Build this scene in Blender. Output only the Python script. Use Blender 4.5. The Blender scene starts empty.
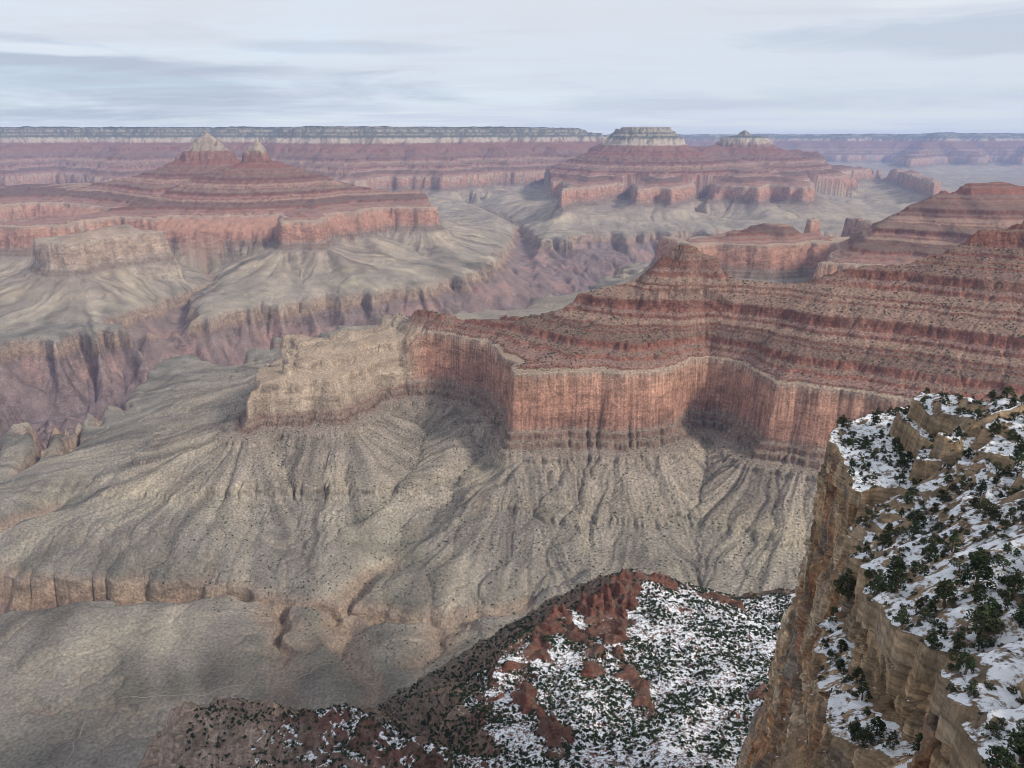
import bpy, math, random, time
import numpy as np
T0 = time.time()
SC = bpy.context.scene
COL = SC.collection

# ------------------------------------------------------------------ camera
CAMZ = 2170.0
FPX = 769.0
PITCH = math.radians(17.5)
cam = bpy.data.cameras.new('camera')
cam.sensor_width = 36.0
cam.lens = FPX / 1024.0 * 36.0
cam.clip_start = 1.0
cam.clip_end = 120000.0
camo = bpy.data.objects.new('camera', cam)
camo.location = (0, 0, CAMZ)
camo.rotation_euler = (math.pi / 2 - PITCH, 0, 0)
COL.objects.link(camo)
SC.camera = camo

# ------------------------------------------------------------------ light
SUN_EL = math.radians(33)
SUN_AZ = math.radians(128)          # clockwise from the view direction (+Y): behind, to the right
SUN_STRENGTH = 2.6
SKY_STRENGTH = 0.1
EXPOSURE = 0.34
HAZE_DENSITY = 2.15e-5
HAZE_COLOR = (0.47, 0.61, 1.0)

SC.view_settings.view_transform = 'Standard'
SC.view_settings.look = 'None'
SC.view_settings.exposure = EXPOSURE
SC.view_settings.gamma = 1.0
SC.view_settings.use_curve_mapping = False
SC.cycles.use_denoising = True
SC.cycles.denoising_prefilter = 'ACCURATE'
SC.cycles.filter_width = 0.9
SC.cycles.max_bounces = 4
SC.cycles.diffuse_bounces = 2
SC.cycles.glossy_bounces = 1
SC.cycles.transmission_bounces = 2
SC.cycles.volume_bounces = 1
SC.cycles.use_adaptive_sampling = True
SC.cycles.adaptive_threshold = 0.02


class NT:
    """small helper to write node trees"""
    def __init__(s, tree):
        s.t = tree
        s.n = tree.nodes
        s.l = tree.links

    def node(s, typ, ins=None, **props):
        n = s.n.new(typ)
        for k, v in props.items():
            setattr(n, k, v)
        if ins:
            for k, v in ins.items():
                sock = n.inputs[k]
                if isinstance(v, bpy.types.NodeSocket):
                    s.l.new(v, sock)
                else:
                    sock.default_value = v
        return n

    def math(s, op, a, b=0.0, c=None, clamp=False):
        ins = {0: a, 1: b}
        if c is not None:
            ins[2] = c
        return s.node('ShaderNodeMath', ins, operation=op, use_clamp=clamp).outputs[0]

    def vmath(s, op, a, b):
        return s.node('ShaderNodeVectorMath', {0: a, 1: b}, operation=op).outputs[0]

    def noise(s, vec, scale, detail=3.0, rough=0.55, dist=0.0):
        return s.node('ShaderNodeTexNoise', {'Vector': vec, 'Scale': scale, 'Detail': detail, 'Roughness': rough, 'Distortion': dist}).outputs['Fac']

    def maprange(s, v, a, b, c=0.0, d=1.0):
        return s.node('ShaderNodeMapRange', {'Value': v, 'From Min': a, 'From Max': b, 'To Min': c, 'To Max': d}).outputs[0]

    def mix(s, f, a, b, blend='MIX'):
        n = s.node('ShaderNodeMix', None, data_type='RGBA', blend_type=blend, clamp_factor=True)
        for sock, v in ((n.inputs[0], f), (n.inputs[6], a), (n.inputs[7], b)):
            if isinstance(v, bpy.types.NodeSocket):
                s.l.new(v, sock)
            else:
                sock.default_value = v if not isinstance(v, tuple) or len(v) != 3 else (*v, 1.0)
        return n.outputs[2]


def make_world():
    w = bpy.data.worlds.new('World')
    SC.world = w
    w.use_nodes = True
    nt = NT(w.node_tree)
    w.node_tree.nodes.clear()
    sky = nt.node('ShaderNodeTexSky', None, sky_type='NISHITA', sun_disc=False, sun_elevation=SUN_EL,
                  sun_rotation=SUN_AZ, altitude=2100.0, air_density=1.0, dust_density=1.0)
    d = nt.node('ShaderNodeTexCoord').outputs['Generated']
    sep = nt.node('ShaderNodeSeparateXYZ', {0: d})
    zc = nt.math('MAXIMUM', sep.outputs[2], 0.0)
    zz = nt.math('ADD', zc, 0.05)
    px_ = nt.math('DIVIDE', sep.outputs[0], zz)
    py_ = nt.math('DIVIDE', sep.outputs[1], zz)
    cv = nt.node('ShaderNodeCombineXYZ', {0: nt.math('MULTIPLY', px_, 0.55), 1: nt.math('MULTIPLY', py_, 1.0), 2: 0.0}).outputs[0]
    n1 = nt.noise(cv, 0.55, 6, 0.55, 0.6)
    n2 = nt.noise(nt.vmath('ADD', cv, (7.3, 2.1, 3.0)), 1.6, 6, 0.6, 0.8)
    nn = nt.math('ADD', nt.math('MULTIPLY', n1, 0.65), nt.math('MULTIPLY', n2, 0.35))
    cov = nt.maprange(nn, 0.30, 0.56, 0.62, 0.99)                    # thin high cloud almost everywhere
    tone = nt.maprange(nn, 0.40, 0.66, 1.0, 0.0)
    cloud = nt.mix(tone, (5.2, 5.6, 6.2), (6.5, 6.75, 7.1))        # thicker cloud is greyer
    low = nt.maprange(sep.outputs[2], 0.02, 0.16, 0.35, 0.0)
    cloud = nt.mix(low, cloud, (4.9, 5.6, 6.8))
    az = nt.math('ARCTAN2', sep.outputs[0], sep.outputs[1])
    el = sep.outputs[2]
    bv = nt.node('ShaderNodeCombineXYZ', {0: nt.math('MULTIPLY', az, 5.0), 1: nt.math('MULTIPLY', el, 34.0), 2: 1.3}).outputs[0]
    bn = nt.noise(bv, 1.0, 6, .6, .5)

    def bank(azc, azw, elc, elw, gain):
        a_ = nt.math('DIVIDE', nt.math('SUBTRACT', az, azc), azw)
        e_ = nt.math('DIVIDE', nt.math('SUBTRACT', el, elc), elw)
        r_ = nt.math('ADD', nt.math('MULTIPLY', a_, a_), nt.math('MULTIPLY', e_, e_))
        v_ = nt.math('ADD', nt.math('SUBTRACT', 1.0, r_), nt.math('MULTIPLY', nt.math('SUBTRACT', bn, .5), 3.2))
        return nt.maprange(v_, .0, .75, 0.0, gain)
    dark = nt.math('MAXIMUM', bank(-.58, .50, .060, .046, .95), bank(-.22, .16, .104, .010, .45))
    dark = nt.math('MAXIMUM', dark, bank(.58, .30, .108, .026, .55))
    dark = nt.math('MAXIMUM', dark, bank(.35, .35, .045, .016, .4))
    light = nt.math('MAXIMUM', bank(.60, .28, .150, .018, .8), bank(-.52, .12, .092, .006, .7))
    cloud = nt.mix(dark, cloud, (3.9, 4.4, 5.2))
    cloud = nt.mix(light, cloud, (6.8, 7.0, 7.25))
    col = nt.mix(cov, sky.outputs[0], cloud)
    bg = nt.node('ShaderNodeBackground', {'Color': col, 'Strength': SKY_STRENGTH})
    out = nt.node('ShaderNodeOutputWorld')
    nt.l.new(bg.outputs[0], out.inputs[0])


make_world()

sun = bpy.data.lights.new('sun', 'SUN')
sun.energy = SUN_STRENGTH
sun.angle = math.radians(9.0)
sun.color = (1.0, 0.93, 0.83)
suno = bpy.data.objects.new('sun', sun)
suno.location = (500, -500, 4000)
# direction the light comes from
_sd = (math.sin(SUN_AZ) * math.cos(SUN_EL), math.cos(SUN_AZ) * math.cos(SUN_EL), math.sin(SUN_EL))
from mathutils import Vector
suno.rotation_euler = Vector(_sd).to_track_quat('Z', 'Y').to_euler()
COL.objects.link(suno)


# ------------------------------------------------------------------ geometry helpers
SP, CP = math.sin(PITCH), math.cos(PITCH)


def ray(px, py):
    a = (px - 512.0) / FPX
    b = (384.0 - py) / FPX
    return a, CP + b * SP, -SP + b * CP


def tilt(Y):
    return np.interp(Y, [0, 3500, 5000, 6300, 9000, 18000, 60000], [0, 0, -20, 20, 50, 150, 150])


def at_z(px, py, z, tilted=True):
    """plan point where a sight line meets stratum elevation z (beds rise northwards)"""
    dx, dy, dz = ray(px, py)
    t = (z - CAMZ) / dz
    for _ in range(25 if tilted else 0):
        t = 0.5 * t + 0.5 * (z + float(tilt(t * dy)) - CAMZ) / dz
    return (dx * t, dy * t)


def at_y(px, py, Y):
    """(x, y, bed elevation) of a sight line at forward distance Y"""
    dx, dy, dz = ray(px, py)
    t = Y / dy
    return (dx * t, Y, CAMZ + dz * t - float(tilt(Y)))


_rs = np.random.RandomState(11)
_PERM = np.concatenate([_rs.permutation(512)] * 2).astype(np.int32)
_ang = _rs.rand(512) * 2 * np.pi
_GX, _GY = np.cos(_ang).astype(np.float32), np.sin(_ang).astype(np.float32)


def perlin(x, y, seed=0):
    x = np.asarray(x, np.float64) + seed * 17.31
    y = np.asarray(y, np.float64) - seed * 9.77
    xi = np.floor(x)
    yi = np.floor(y)
    fx = (x - xi).astype(np.float32)
    fy = (y - yi).astype(np.float32)
    xi = xi.astype(np.int64) & 511
    yi = yi.astype(np.int64) & 511
    x1 = (xi + 1) & 511
    y1 = (yi + 1) & 511
    u = fx * fx * fx * (fx * (fx * 6 - 15) + 10)
    v = fy * fy * fy * (fy * (fy * 6 - 15) + 10)
    p0 = _PERM[xi]
    p1 = _PERM[x1]

    def g(h, ax, ay):
        return _GX[h] * ax + _GY[h] * ay
    n00 = g(_PERM[p0 + yi], fx, fy)
    n10 = g(_PERM[p1 + yi], fx - 1, fy)
    n01 = g(_PERM[p0 + y1], fx, fy - 1)
    n11 = g(_PERM[p1 + y1], fx - 1, fy - 1)
    a = n00 + u * (n10 - n00)
    b = n01 + u * (n11 - n01)
    return (a + v * (b - a)) * 1.5


def fbm(x, y, wl, octs=3, seed=0, gain=0.5):
    s = 0
    amp = 1.0
    for k in range(octs):
        s = s + amp * perlin(x / wl, y / wl, seed + k * 3)
        amp *= gain
        wl /= 2.03
    return s


def sdf_poly(X, Y, P):
    """signed distance, positive inside"""
    d2 = np.full(X.shape, 1e12, np.float32)
    ins = np.zeros(X.shape, bool)
    n = len(P)
    for i in range(n):
        ax, ay = P[i]
        bx, by = P[(i + 1) % n]
        ex, ey = bx - ax, by - ay
        wx, wy = X - ax, Y - ay
        t = np.clip((wx * ex + wy * ey) / (ex * ex + ey * ey + 1e-9), 0, 1)
        qx, qy = wx - ex * t, wy - ey * t
        np.minimum(d2, qx * qx + qy * qy, out=d2)
        if ay != by:
            c = ((ay <= Y) & (by > Y)) | ((by <= Y) & (ay > Y))
            ins ^= c & (X < ax + (Y - ay) * ex / ey)
    d = np.sqrt(d2)
    return np.where(ins, d, -d)


def rim_param(X, Y, P):
    """arc length (plus turning angle at corners) of the nearest rim point"""
    d2 = np.full(X.shape, 1e12, np.float32)
    u = np.zeros(X.shape, np.float32)
    s0 = 0.0
    n = len(P)
    for i in range(n):
        ax, ay = P[i]
        bx, by = P[(i + 1) % n]
        ex, ey = bx - ax, by - ay
        L = math.hypot(ex, ey)
        wx, wy = X - ax, Y - ay
        t = np.clip((wx * ex + wy * ey) / (L * L + 1e-9), 0, 1)
        qx, qy = wx - ex * t, wy - ey * t
        q = qx * qx + qy * qy
        m = q < d2
        d2 = np.where(m, q, d2)
        u = np.where(m, s0 + t * L + 190 * np.arctan2(-qx, -qy + 1e-6), u)
        s0 += L
    return u


def near_line(X, Y, L):
    """distance to a polyline and the value carried by its nearest point"""
    bd = np.full(X.shape, 1e12, np.float32)
    bv = np.zeros(X.shape, np.float32)
    for i in range(len(L) - 1):
        ax, ay, av = L[i]
        bx, by, bvv = L[i + 1]
        ex, ey = bx - ax, by - ay
        wx, wy = X - ax, Y - ay
        t = np.clip((wx * ex + wy * ey) / (ex * ex + ey * ey + 1e-9), 0, 1)
        qx, qy = wx - ex * t, wy - ey * t
        d2 = qx * qx + qy * qy
        m = d2 < bd
        bd = np.where(m, d2, bd)
        bv = np.where(m, av + (bvv - av) * t, bv)
    return np.sqrt(bd), bv


# ------------------------------------------------------------------ the rock layers: S (smooth hillside) -> bed elevation
def strata():
    rr = random.Random(5)
    k = [(600, 700), (1078, 1078), (1088, 1158)]                              # schist gorge, tapeats cliff
    k += [(1100, 1166), (1250, 1248), (1254, 1258), (1400, 1330), (1404, 1342)]      # shale slopes with a few thin ledges
    k += [(1445, 1352), (1449, 1368), (1464, 1374), (1468, 1388), (1484, 1394)]             # muav ledges
    k += [(1487, 1430), (1489, 1433), (1500, 1556), (1512, 1562)]             # redwall cliff
    s, z = 1512, 1562
    for ch, sh in [(4, 12), (7, 10), (20, 17), (3, 7), (5, 16), (9, 8), (30, 27), (4, 8), (6, 19), (13, 9), (24, 22), (4, 7), (3, 12), (8, 17)]:   # supai: cliff, ledge, slope
        s += ch * 0.30
        z += ch
        k.append((s, z))
        s += sh * 1.42
        z += sh
        k.append((s, z))
    k += [(s + 12, z + 42), (s + 20, z + 45), (s + 24, z + 58), (s + 150, z + 140), (s + 172, z + 235)]                              # hermit slope, coconino cliff
    s, z = s + 172, z + 235
    k += [(s + 60, z + 38), (s + 68, z + 66), (s + 110, z + 90), (s + 120, z + 140), (s + 160, z + 156), (s + 168, z + 174), (s + 190, z + 180), (s + 800, z + 600)]
    return np.array(k, float)


KNOTS = strata()


def T(S):
    return np.interp(S, KNOTS[:, 0], KNOTS[:, 1])


PALE_K = np.array([(1449, 1352), (1484, 1390), (1488, 1428), (1498, 1440), (1501, 1476), (1514, 1490), (1517, 1516), (1540, 1538), (1543, 1556), (1640, float(T(1640)))])


def pale_mask(X, Y):
    return np.clip((-300 - X) / 60 + .5 * fbm(X, Y, 85, 3, 37), 0, 1) * (Y < 3700)


# where the tapeats cliff has crumbled to a slope
SOFT = np.array([p for p in KNOTS.tolist() if not 1060 < p[0] < 1110])


def T_soft(S):
    return np.interp(S, [700, 960, 1060, 1110, 1250], [700, 960, 1090, 1168, 1248]) if False else np.interp(S, [700, 1000, 1112, 1250], [700, 1010, 1174, 1248])


def Tinv(z):
    return np.interp(z, KNOTS[:, 1], KNOTS[:, 0])


Z_CO = KNOTS[-10, 1] + 1
S_ESP = KNOTS[-15, 0]
S_TOP = KNOTS[-2, 0]
Z_TOP = KNOTS[-2, 1]
ZR = 1558.0                                    # top of the redwall cliff
print('strata top', S_TOP, Z_TOP, 'coconino', Z_CO)


def rim(pts, z=ZR):
    return [at_z(x, y, z) for x, y in pts]


def crest(pts):
    """list of (px, py, Y) -> skeleton (x, y, S)"""
    o = []
    for p in pts:
        x, y, z = at_y(*p)
        o.append((x, y, float(Tinv(z))))
    return o


# middle ridge with its small butte
R_MID = rim([(242, 362), (252, 358), (275, 356), (305, 356), (335, 355), (352, 347), (372, 338), (400, 334), (430, 333), (458, 336), (482, 342), (500, 352),
             (513, 366), (516, 374), (540, 373), (570, 371), (600, 372), (625, 374), (650, 373), (672, 368), (690, 360), (712, 358), (738, 362), (758, 374),
             (772, 381), (790, 384), (812, 387), (840, 389), (870, 393), (920, 402), (980, 412)])
R_MID += [(1500, 1500), (2600, 1200), (2900, 3000), (1700, 2900), (1150, 2720), (900, 2620), (700, 2640), (480, 2640), (250, 2650), (60, 2620), (-140, 2700), (-330, 2930)]
R_MID += rim([(386, 306), (372, 318), (340, 320), (300, 318), (280, 316)])
R_MID += [(-830, 2920), (-800, 2800), (-640, 2800), (-500, 2790), (-600, 2720), (-740, 2620), (-830, 2440)]
K_MID = [
    crest([(290, 346, 2280), (340, 330, 2440), (400, 309, 2700), (450, 318, 2500), (500, 320, 2430), (540, 317, 2400), (590, 291, 2420), (640, 276, 2420), (668, 262, 2430), (685, 246, 2440), (702, 262, 2420),
           (735, 277, 2330), (790, 283, 2270), (835, 271, 2240), (900, 262, 2200), (960, 243, 2180), (1024, 222, 2150), (1100, 190, 2150), (1250, 150, 2200)]),
    crest([(400, 309, 2700), (370, 304, 2800), (320, 303, 2920)]),
    crest([(640, 276, 2420), (655, 300, 2300), (600, 340, 2180)]),
]
# far-side buttes to the left with the two peaks
R_ZOR = rim([(-60, 222), (-10, 226), (32, 227), (74, 226), (76, 221), (100, 219), (122, 217), (126, 218), (163, 219), (172, 216), (200, 213), (225, 209), (245, 207), (268, 206),
             (285, 210), (277, 219), (281, 222), (300, 221), (325, 221), (329, 214), (345, 212), (362, 212), (366, 209), (390, 208), (428, 208), (437, 207)])
R_ZOR += [(-900, 8300), (-1500, 9000), (-2600, 10300), (-4600, 10800), (-7200, 9800)]
R_ZOR += rim([(-60, 207), (-10, 206), (30, 203.5), (62, 203), (92, 206), (113, 209), (98, 213), (60, 217), (20, 219), (-40, 217)])
K_ZOR = [
    crest([(-60, 196, 8500), (20, 194, 8500), (90, 186, 8400), (150, 172, 8300), (182, 162, 8500), (206, 155, 8700), (226, 162, 8500), (240, 168, 8200), (250, 165, 7950), (257, 162, 7900), (268, 165, 7900), (285, 168, 7850), (302, 174, 7800), (315, 180, 7750),
           (332, 177, 7700), (345, 185, 7700), (380, 190, 7750), (428, 190, 7800)]),
    crest([(300, 173, 7800), (318, 193, 7300), (312, 212, 6550)]),
    crest([(160, 176, 8000), (150, 194, 7300), (140, 207, 6800)]),
    crest([(-40, 221, 5950), (40, 222, 5950), (110, 214.5, 6480)]),
]
R_NOSE = [at_z(x, y, 1535) for x, y in [(31, 242), (36, 246), (50, 247), (66, 247), (80, 246), (88, 243)]] + [(-2480, 5600), (-2950, 5700)]
K_NOSE = [[(-2900, 5200, 1540), (-2700, 5500, 1560)]]
# north rim
R_NOR = rim([(-260, 175), (-120, 172), (0, 178), (60, 172), (120, 180), (200, 172), (300, 178), (340, 182), (380, 176), (425, 177), (445, 177), (480, 177), (486, 173), (520, 173), (545, 171), (600, 171), (640, 166)])
R_NOR += [(3300, 15500), (3600, 24000), (-22000, 24000), (-22000, 12000)]
# flat-topped butte, the pointed one beside it
R_WOT = rim([(560, 192), (575, 188), (593, 188), (596, 186), (615, 184), (633, 183), (637, 189), (650, 188), (672, 190), (690, 187), (704, 181), (712, 187), (740, 187), (764, 188), (770, 185),
             (790, 187), (808, 188), (815, 182), (806, 176), (830, 174), (850, 171), (880, 169), (905, 174), (934, 183), (945, 182)])
R_WOT += [(7200, 14500), (5200, 16500), (2500, 16500), (900, 15000), (900, 12500)]
K_WOT = [
    crest([(596, 143, 14500), (606, 138, 13500), (620, 128, 12500), (667, 128, 12500), (676, 137, 12600), (690, 150, 12800), (705, 152, 13200), (718, 143, 14000), (738, 139, 14000), (745, 138, 14000), (752, 139, 14000), (768, 141, 14000),
           (780, 149, 14000), (822, 150, 13500), (845, 160, 13000), (870, 163, 12700), (885, 170, 12600), (935, 182, 12600)]),
    crest([(645, 135, 12500), (640, 160, 11500), (615, 178, 10700)]),
    crest([(745, 148, 14000), (755, 170, 12000), (740, 182, 10800)]),
    crest([(790, 150, 13800), (800, 172, 12000)]),
]
R_FAR = [(4000, 29500), (7000, 28500), (9500, 28200), (11500, 26800), (13000, 27500), (15500, 25500), (18000, 26500), (24000, 25000), (40000, 25000), (40000, 44000), (2000, 44000), (2000, 30000)]
R_CAPE = rim([(915, 160), (945, 157), (975, 158), (1000, 155), (1020, 158), (1060, 158), (1100, 160)], 1558) + [(33000, 24000), (33000, 34000), (15500, 34000)]
R_DARK = [at_y(820, 262, 4100)[:2], at_y(870, 262, 4000)[:2], at_y(930, 262, 3950)[:2], at_y(1000, 262, 3900)[:2], (4500, 3400), (5500, 5500), (3100, 5900), (2600, 5400), (2050, 5100)]
K_DARK = [crest([(862, 232, 4500), (885, 218, 4550), (905, 205, 4600), (922, 199, 4600), (935, 193, 4650), (947, 199, 4600), (958, 189, 4600), (1024, 189, 4600), (1150, 185, 4600)])]
R_BLOCK = rim([(814, 226), (818, 218), (838, 216), (865, 222), (880, 226)]) + [(2900, 6500), (2400, 6500)]
K_BLOCK = [[(2350, 6200, 1540), (2600, 6200, 1530)]]
R_PYR = rim([(690, 246), (712, 243), (745, 244), (772, 246), (800, 244), (826, 246), (850, 250)]) + [(2450, 5400), (1900, 5600), (1300, 5600), (1050, 5350)]
K_PYR = [crest([(730, 236, 5100), (765, 231, 5180), (775, 222, 5200), (787, 222, 5200), (798, 230, 5200), (825, 238, 5150)])]

FEATS = [  # name, rim, skeletons, warp amplitude, talus length, inner power, cap S, mode
    ('ridge', R_MID, K_MID, 1.0, 330, 0.9, S_TOP, 'skel'),
    ('left_buttes', R_ZOR, K_ZOR, 1.01, 420, 1.0, S_TOP, 'skel'),
    ('nose', R_NOSE, K_NOSE, 1.0, 300, 1.0, S_TOP, 'skel'),
    ('north_rim', R_NOR, None, 9.0, 700, 0.34, S_TOP, 'slope'),
    ('right_buttes', R_WOT, K_WOT, 1.6, 600, 1.0, S_TOP, 'skel'),
    ('far_rim', R_FAR, None, 8.0, 900, 0.32, S_TOP - 60, 'slope'),
    ('cape', R_CAPE, None, 7.0, 1000, 0.50, S_TOP, 'slope'),
    ('dark_mesa', R_DARK, K_DARK, 1.6, 400, 0.8, S_TOP, 'skel'),
    ('block', R_BLOCK, K_BLOCK, 1.2, 400, 1.0, S_TOP, 'skel'),
    ('pyramid', R_PYR, K_PYR, 1.6, 400, 1.0, S_TOP, 'skel'),
]

RIVER = [(-4800, 2300, 430, 700), (-3300, 3250, 420, 1400), (-2420, 3735, 380, 1700), (-1950, 4020, 450, 800), (-1450, 4480, 430, 520), (-900, 4950, 470, 480), (-300, 5250, 520, 480),
         (250, 5900, 620, 560), (700, 6900, 850, 800), (1300, 7600, 1000, 900), (2500, 7900, 900, 900), (4000, 7700, 800, 800), (6000, 7600, 800, 800), (9000, 9500, 900, 900)]
RIVER_FAR = [(a, b, c) for a, b, c, d in RIVER]
RIVER_NEAR = [(a, b, d) for a, b, c, d in RIVER]
_cum = np.concatenate([[0], np.cumsum([math.hypot(RIVER[i + 1][0] - RIVER[i][0], RIVER[i + 1][1] - RIVER[i][1]) for i in range(len(RIVER) - 1)])])
RIVER_S = [(r[0], r[1], float(c)) for r, c in zip(RIVER, _cum)]
RIVER_Y = [(r[0], r[1], r[1]) for r in RIVER]


def zs(pts):
    o = []
    for x, y, z in pts:
        X, Y = at_z(x, y, z)
        o.append((X, Y, z))
    return o


WASHES = [  # polyline of (x, y, floor), half width, side slope
    ([(-2700, 1750, 780), (-1700, 1560, 930)] + zs([(20, 650, 1010), (90, 628, 1050), (170, 622, 1070), (240, 622, 1082), (300, 628, 1088), (345, 628, 1100), (400, 632, 1118), (450, 628, 1135), (520, 610, 1160)]), 14, 0.9),
    (zs([(345, 628, 1100), (365, 600, 1118), (400, 560, 1160), (440, 510, 1220), (480, 450, 1290)]), 8, 0.7),
    (zs([(160, 360, 880), (172, 330, 1000), (188, 308, 1060), (212, 292, 1090), (205, 272, 1140)]), 15, 0.8),
    (zs([(100, 400, 900), (125, 392, 1010), (160, 378, 1060), (200, 365, 1085)]), 12, 0.9),
    (zs([(285, 632, 1092), (288, 655, 1135), (275, 680, 1150), (290, 712, 1162)]), 3, .35),
    (zs([(345, 636, 1104), (352, 660, 1140), (372, 690, 1158), (360, 730, 1165)]), 3, .4),
    (zs([(450, 640, 1138), (430, 675, 1152), (450, 705, 1162)]), 3, .4),
    (zs([(0, 560, 1060), (20, 545, 1085), (50, 530, 1100)]), 8, 0.8),
    ([(250, 5900, 800), (150, 7200, 950)] + zs([(520, 232, 1080), (500, 220, 1100), (470, 205, 1130)]), 30, 0.7),
    (zs([(660, 222, 1080), (700, 226, 1085), (740, 230, 1090)]), 25, 0.7),
    (zs([(830, 214, 1085), (880, 216, 1085), (900, 215, 1090)]), 25, 0.7),
]


def build_S(X, Y, dx, scale):
    """smooth hillside S on a grid, and which landform each cell belongs to"""
    base = 1106 + 16 * fbm(X, Y, 900, 3, 40) + 7 * fbm(X, Y, 260, 2, 50)
    base = base + np.clip((Y - 3000) / 8000, 0, 1) * 25
    base = base + 34 * np.abs(fbm(X, Y, 210, 3, 45)) * np.clip(1 - np.hypot((X + 180) / 420, (Y - 1330) / 260), 0, 1) ** .5
    S = base.copy()
    owner = np.full(X.shape, -1, np.int16)
    UU = np.zeros(X.shape, np.float32)
    DD = np.full(X.shape, 5000, np.float32)
    wx0, wy0 = fbm(X, Y, 420, 3, 1), fbm(X, Y, 420, 3, 7)
    wx2, wy2 = fbm(X, Y, 110, 2, 23), fbm(X, Y, 110, 2, 29)
    wx1, wy1 = fbm(X, Y, 1500, 3, 13), fbm(X, Y, 1500, 3, 19)
    for fi, (name, poly, skels, wamp, L, p, cap, mode) in enumerate(FEATS):
        P = np.array(poly)
        m = 5.0 * L
        bb = (X > P[:, 0].min() - m) & (X < P[:, 0].max() + m) & (Y > P[:, 1].min() - m) & (Y < P[:, 1].max() + m)
        if not bb.any():
            continue
        if wamp <= 1.0:
            ax, ay = X[bb] + wamp * (13 * wx0[bb] + 11 * wx2[bb]), Y[bb] + wamp * (13 * wy0[bb] + 11 * wy2[bb])
        else:
            ax = X[bb] + wamp * (18 * wx0[bb] + 42 * wx1[bb])
            ay = Y[bb] + wamp * (18 * wy0[bb] + 42 * wy1[bb])
        d = sdf_poly(ax, ay, poly)
        out = base[bb] + (1500 - base[bb]) * np.exp(np.minimum(d, 0) / L)
        if mode == 'slope':
            ins = 1500 + np.minimum(np.maximum(d, 0) * p, cap - 1500)
        else:
            bs = np.full(d.shape, -1e9, np.float32)
            for sk in skels:
                ds, sv = near_line(ax, ay, sk)
                w = np.clip(d, 0, None) / (np.clip(d, 0, None) + ds + 1e-3)
                bs = np.maximum(bs, 1500 + (sv - 1500) * w ** p)
            ins = np.minimum(np.minimum(np.maximum(bs, 1500), cap), 1500 + 1.5 * np.maximum(d, 0))
        if name in ('ridge', 'left_buttes', 'nose'):
            k = 1.0 if name == 'ridge' else 1.7
            u = rim_param(ax, ay, poly) + 25 * wx0[bb]
            dd = np.maximum(-d, 0)
            env = np.clip((dd - 30) / 160 / k, 0, 1) * np.clip((out - 1112) / 90, 0, 1)
            fl = (1 - 2.4 * np.abs(perlin(u / 150 / k, dd / 900, 301))) * 19 + (1 - 2.4 * np.abs(perlin(u / 62 / k, dd / 700, 305))) * 10 + perlin(u / 30 / k, dd / 500, 309) * 4.0
            out = out + env * k * fl
            near_ = dd < DD[bb]
            UU[bb] = np.where(near_, u / k, UU[bb])
            DD[bb] = np.where(near_, dd / k, DD[bb])
        f = np.where(d > 0, ins, out)
        cur = S[bb]
        o = owner[bb]
        take = f > cur
        o = np.where(take & (f > 1150), fi, o)
        owner[bb] = o
        S[bb] = np.maximum(cur, f)
    # rills and knolls before the water gets to work
    rough = np.clip((S - 1090) / 120, 0.25, 1.0)
    S = S + rough * scale * (9 * fbm(X, Y, 230 * scale, 3, 60) + 5 * fbm(X, Y, 60 * scale, 3, 70))
    # gorge and washes
    gx, gy = X + 70 * wx0 + 60 * wx1, Y + 70 * wy0 + 60 * wy1
    dr, hwf = near_line(gx, gy, RIVER_FAR)
    _, hwn = near_line(gx, gy, RIVER_NEAR)
    _, rs = near_line(gx, gy, RIVER_S)
    _, ry = near_line(gx, gy, RIVER_Y)
    hw = np.where(gy > ry, hwf, hwn)
    q = dr / hw
    side = np.where(gy > ry, 0.0, 50.0)
    g = np.where(dr < 40, 725, 735 + 352 * np.clip((dr - 40) / (hw - 40), 0, 3) ** 0.95)
    rv = np.abs(perlin(rs / 230 + side, dr / 1500, 91)) * 1.6 + np.abs(perlin(rs / 90 + side, dr / 900, 92)) * .8
    env = np.clip((dr - 30) / 120, 0, 1) * np.clip((1.12 - q) / .2, 0, 1)
    g = g + env * (150 * (rv - .42) + 28 * fbm(X, Y, 80, 2, 95)) + np.clip((q - 1) / .1, 0, 1) * 0
    g = np.maximum(g, np.where(dr < 40, 720, 738 + 0.12 * dr))
    S = np.minimum(S, np.where(q > 1.6, 9e9, g))
    wjx, wjy = fbm(X, Y, 80, 2, 111), fbm(X, Y, 80, 2, 117)
    for wl, half, slope in WASHES:
        P = np.array(wl)
        bb = (X > P[:, 0].min() - 400) & (X < P[:, 0].max() + 400) & (Y > P[:, 1].min() - 400) & (Y < P[:, 1].max() + 400)
        if not bb.any():
            continue
        wl2 = [(a, b, float(Tinv(c)) if c > 1090 else c) for a, b, c in wl]
        dw, fl = near_line(X[bb] + 25 * wx0[bb] + 24 * wjx[bb], Y[bb] + 25 * wy0[bb] + 24 * wjy[bb], wl2)
        S[bb] = np.where(S[bb] < 1425, np.minimum(S[bb], fl + np.maximum(dw - half, 0) * slope), S[bb])
    return S, owner, UU, DD


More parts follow.
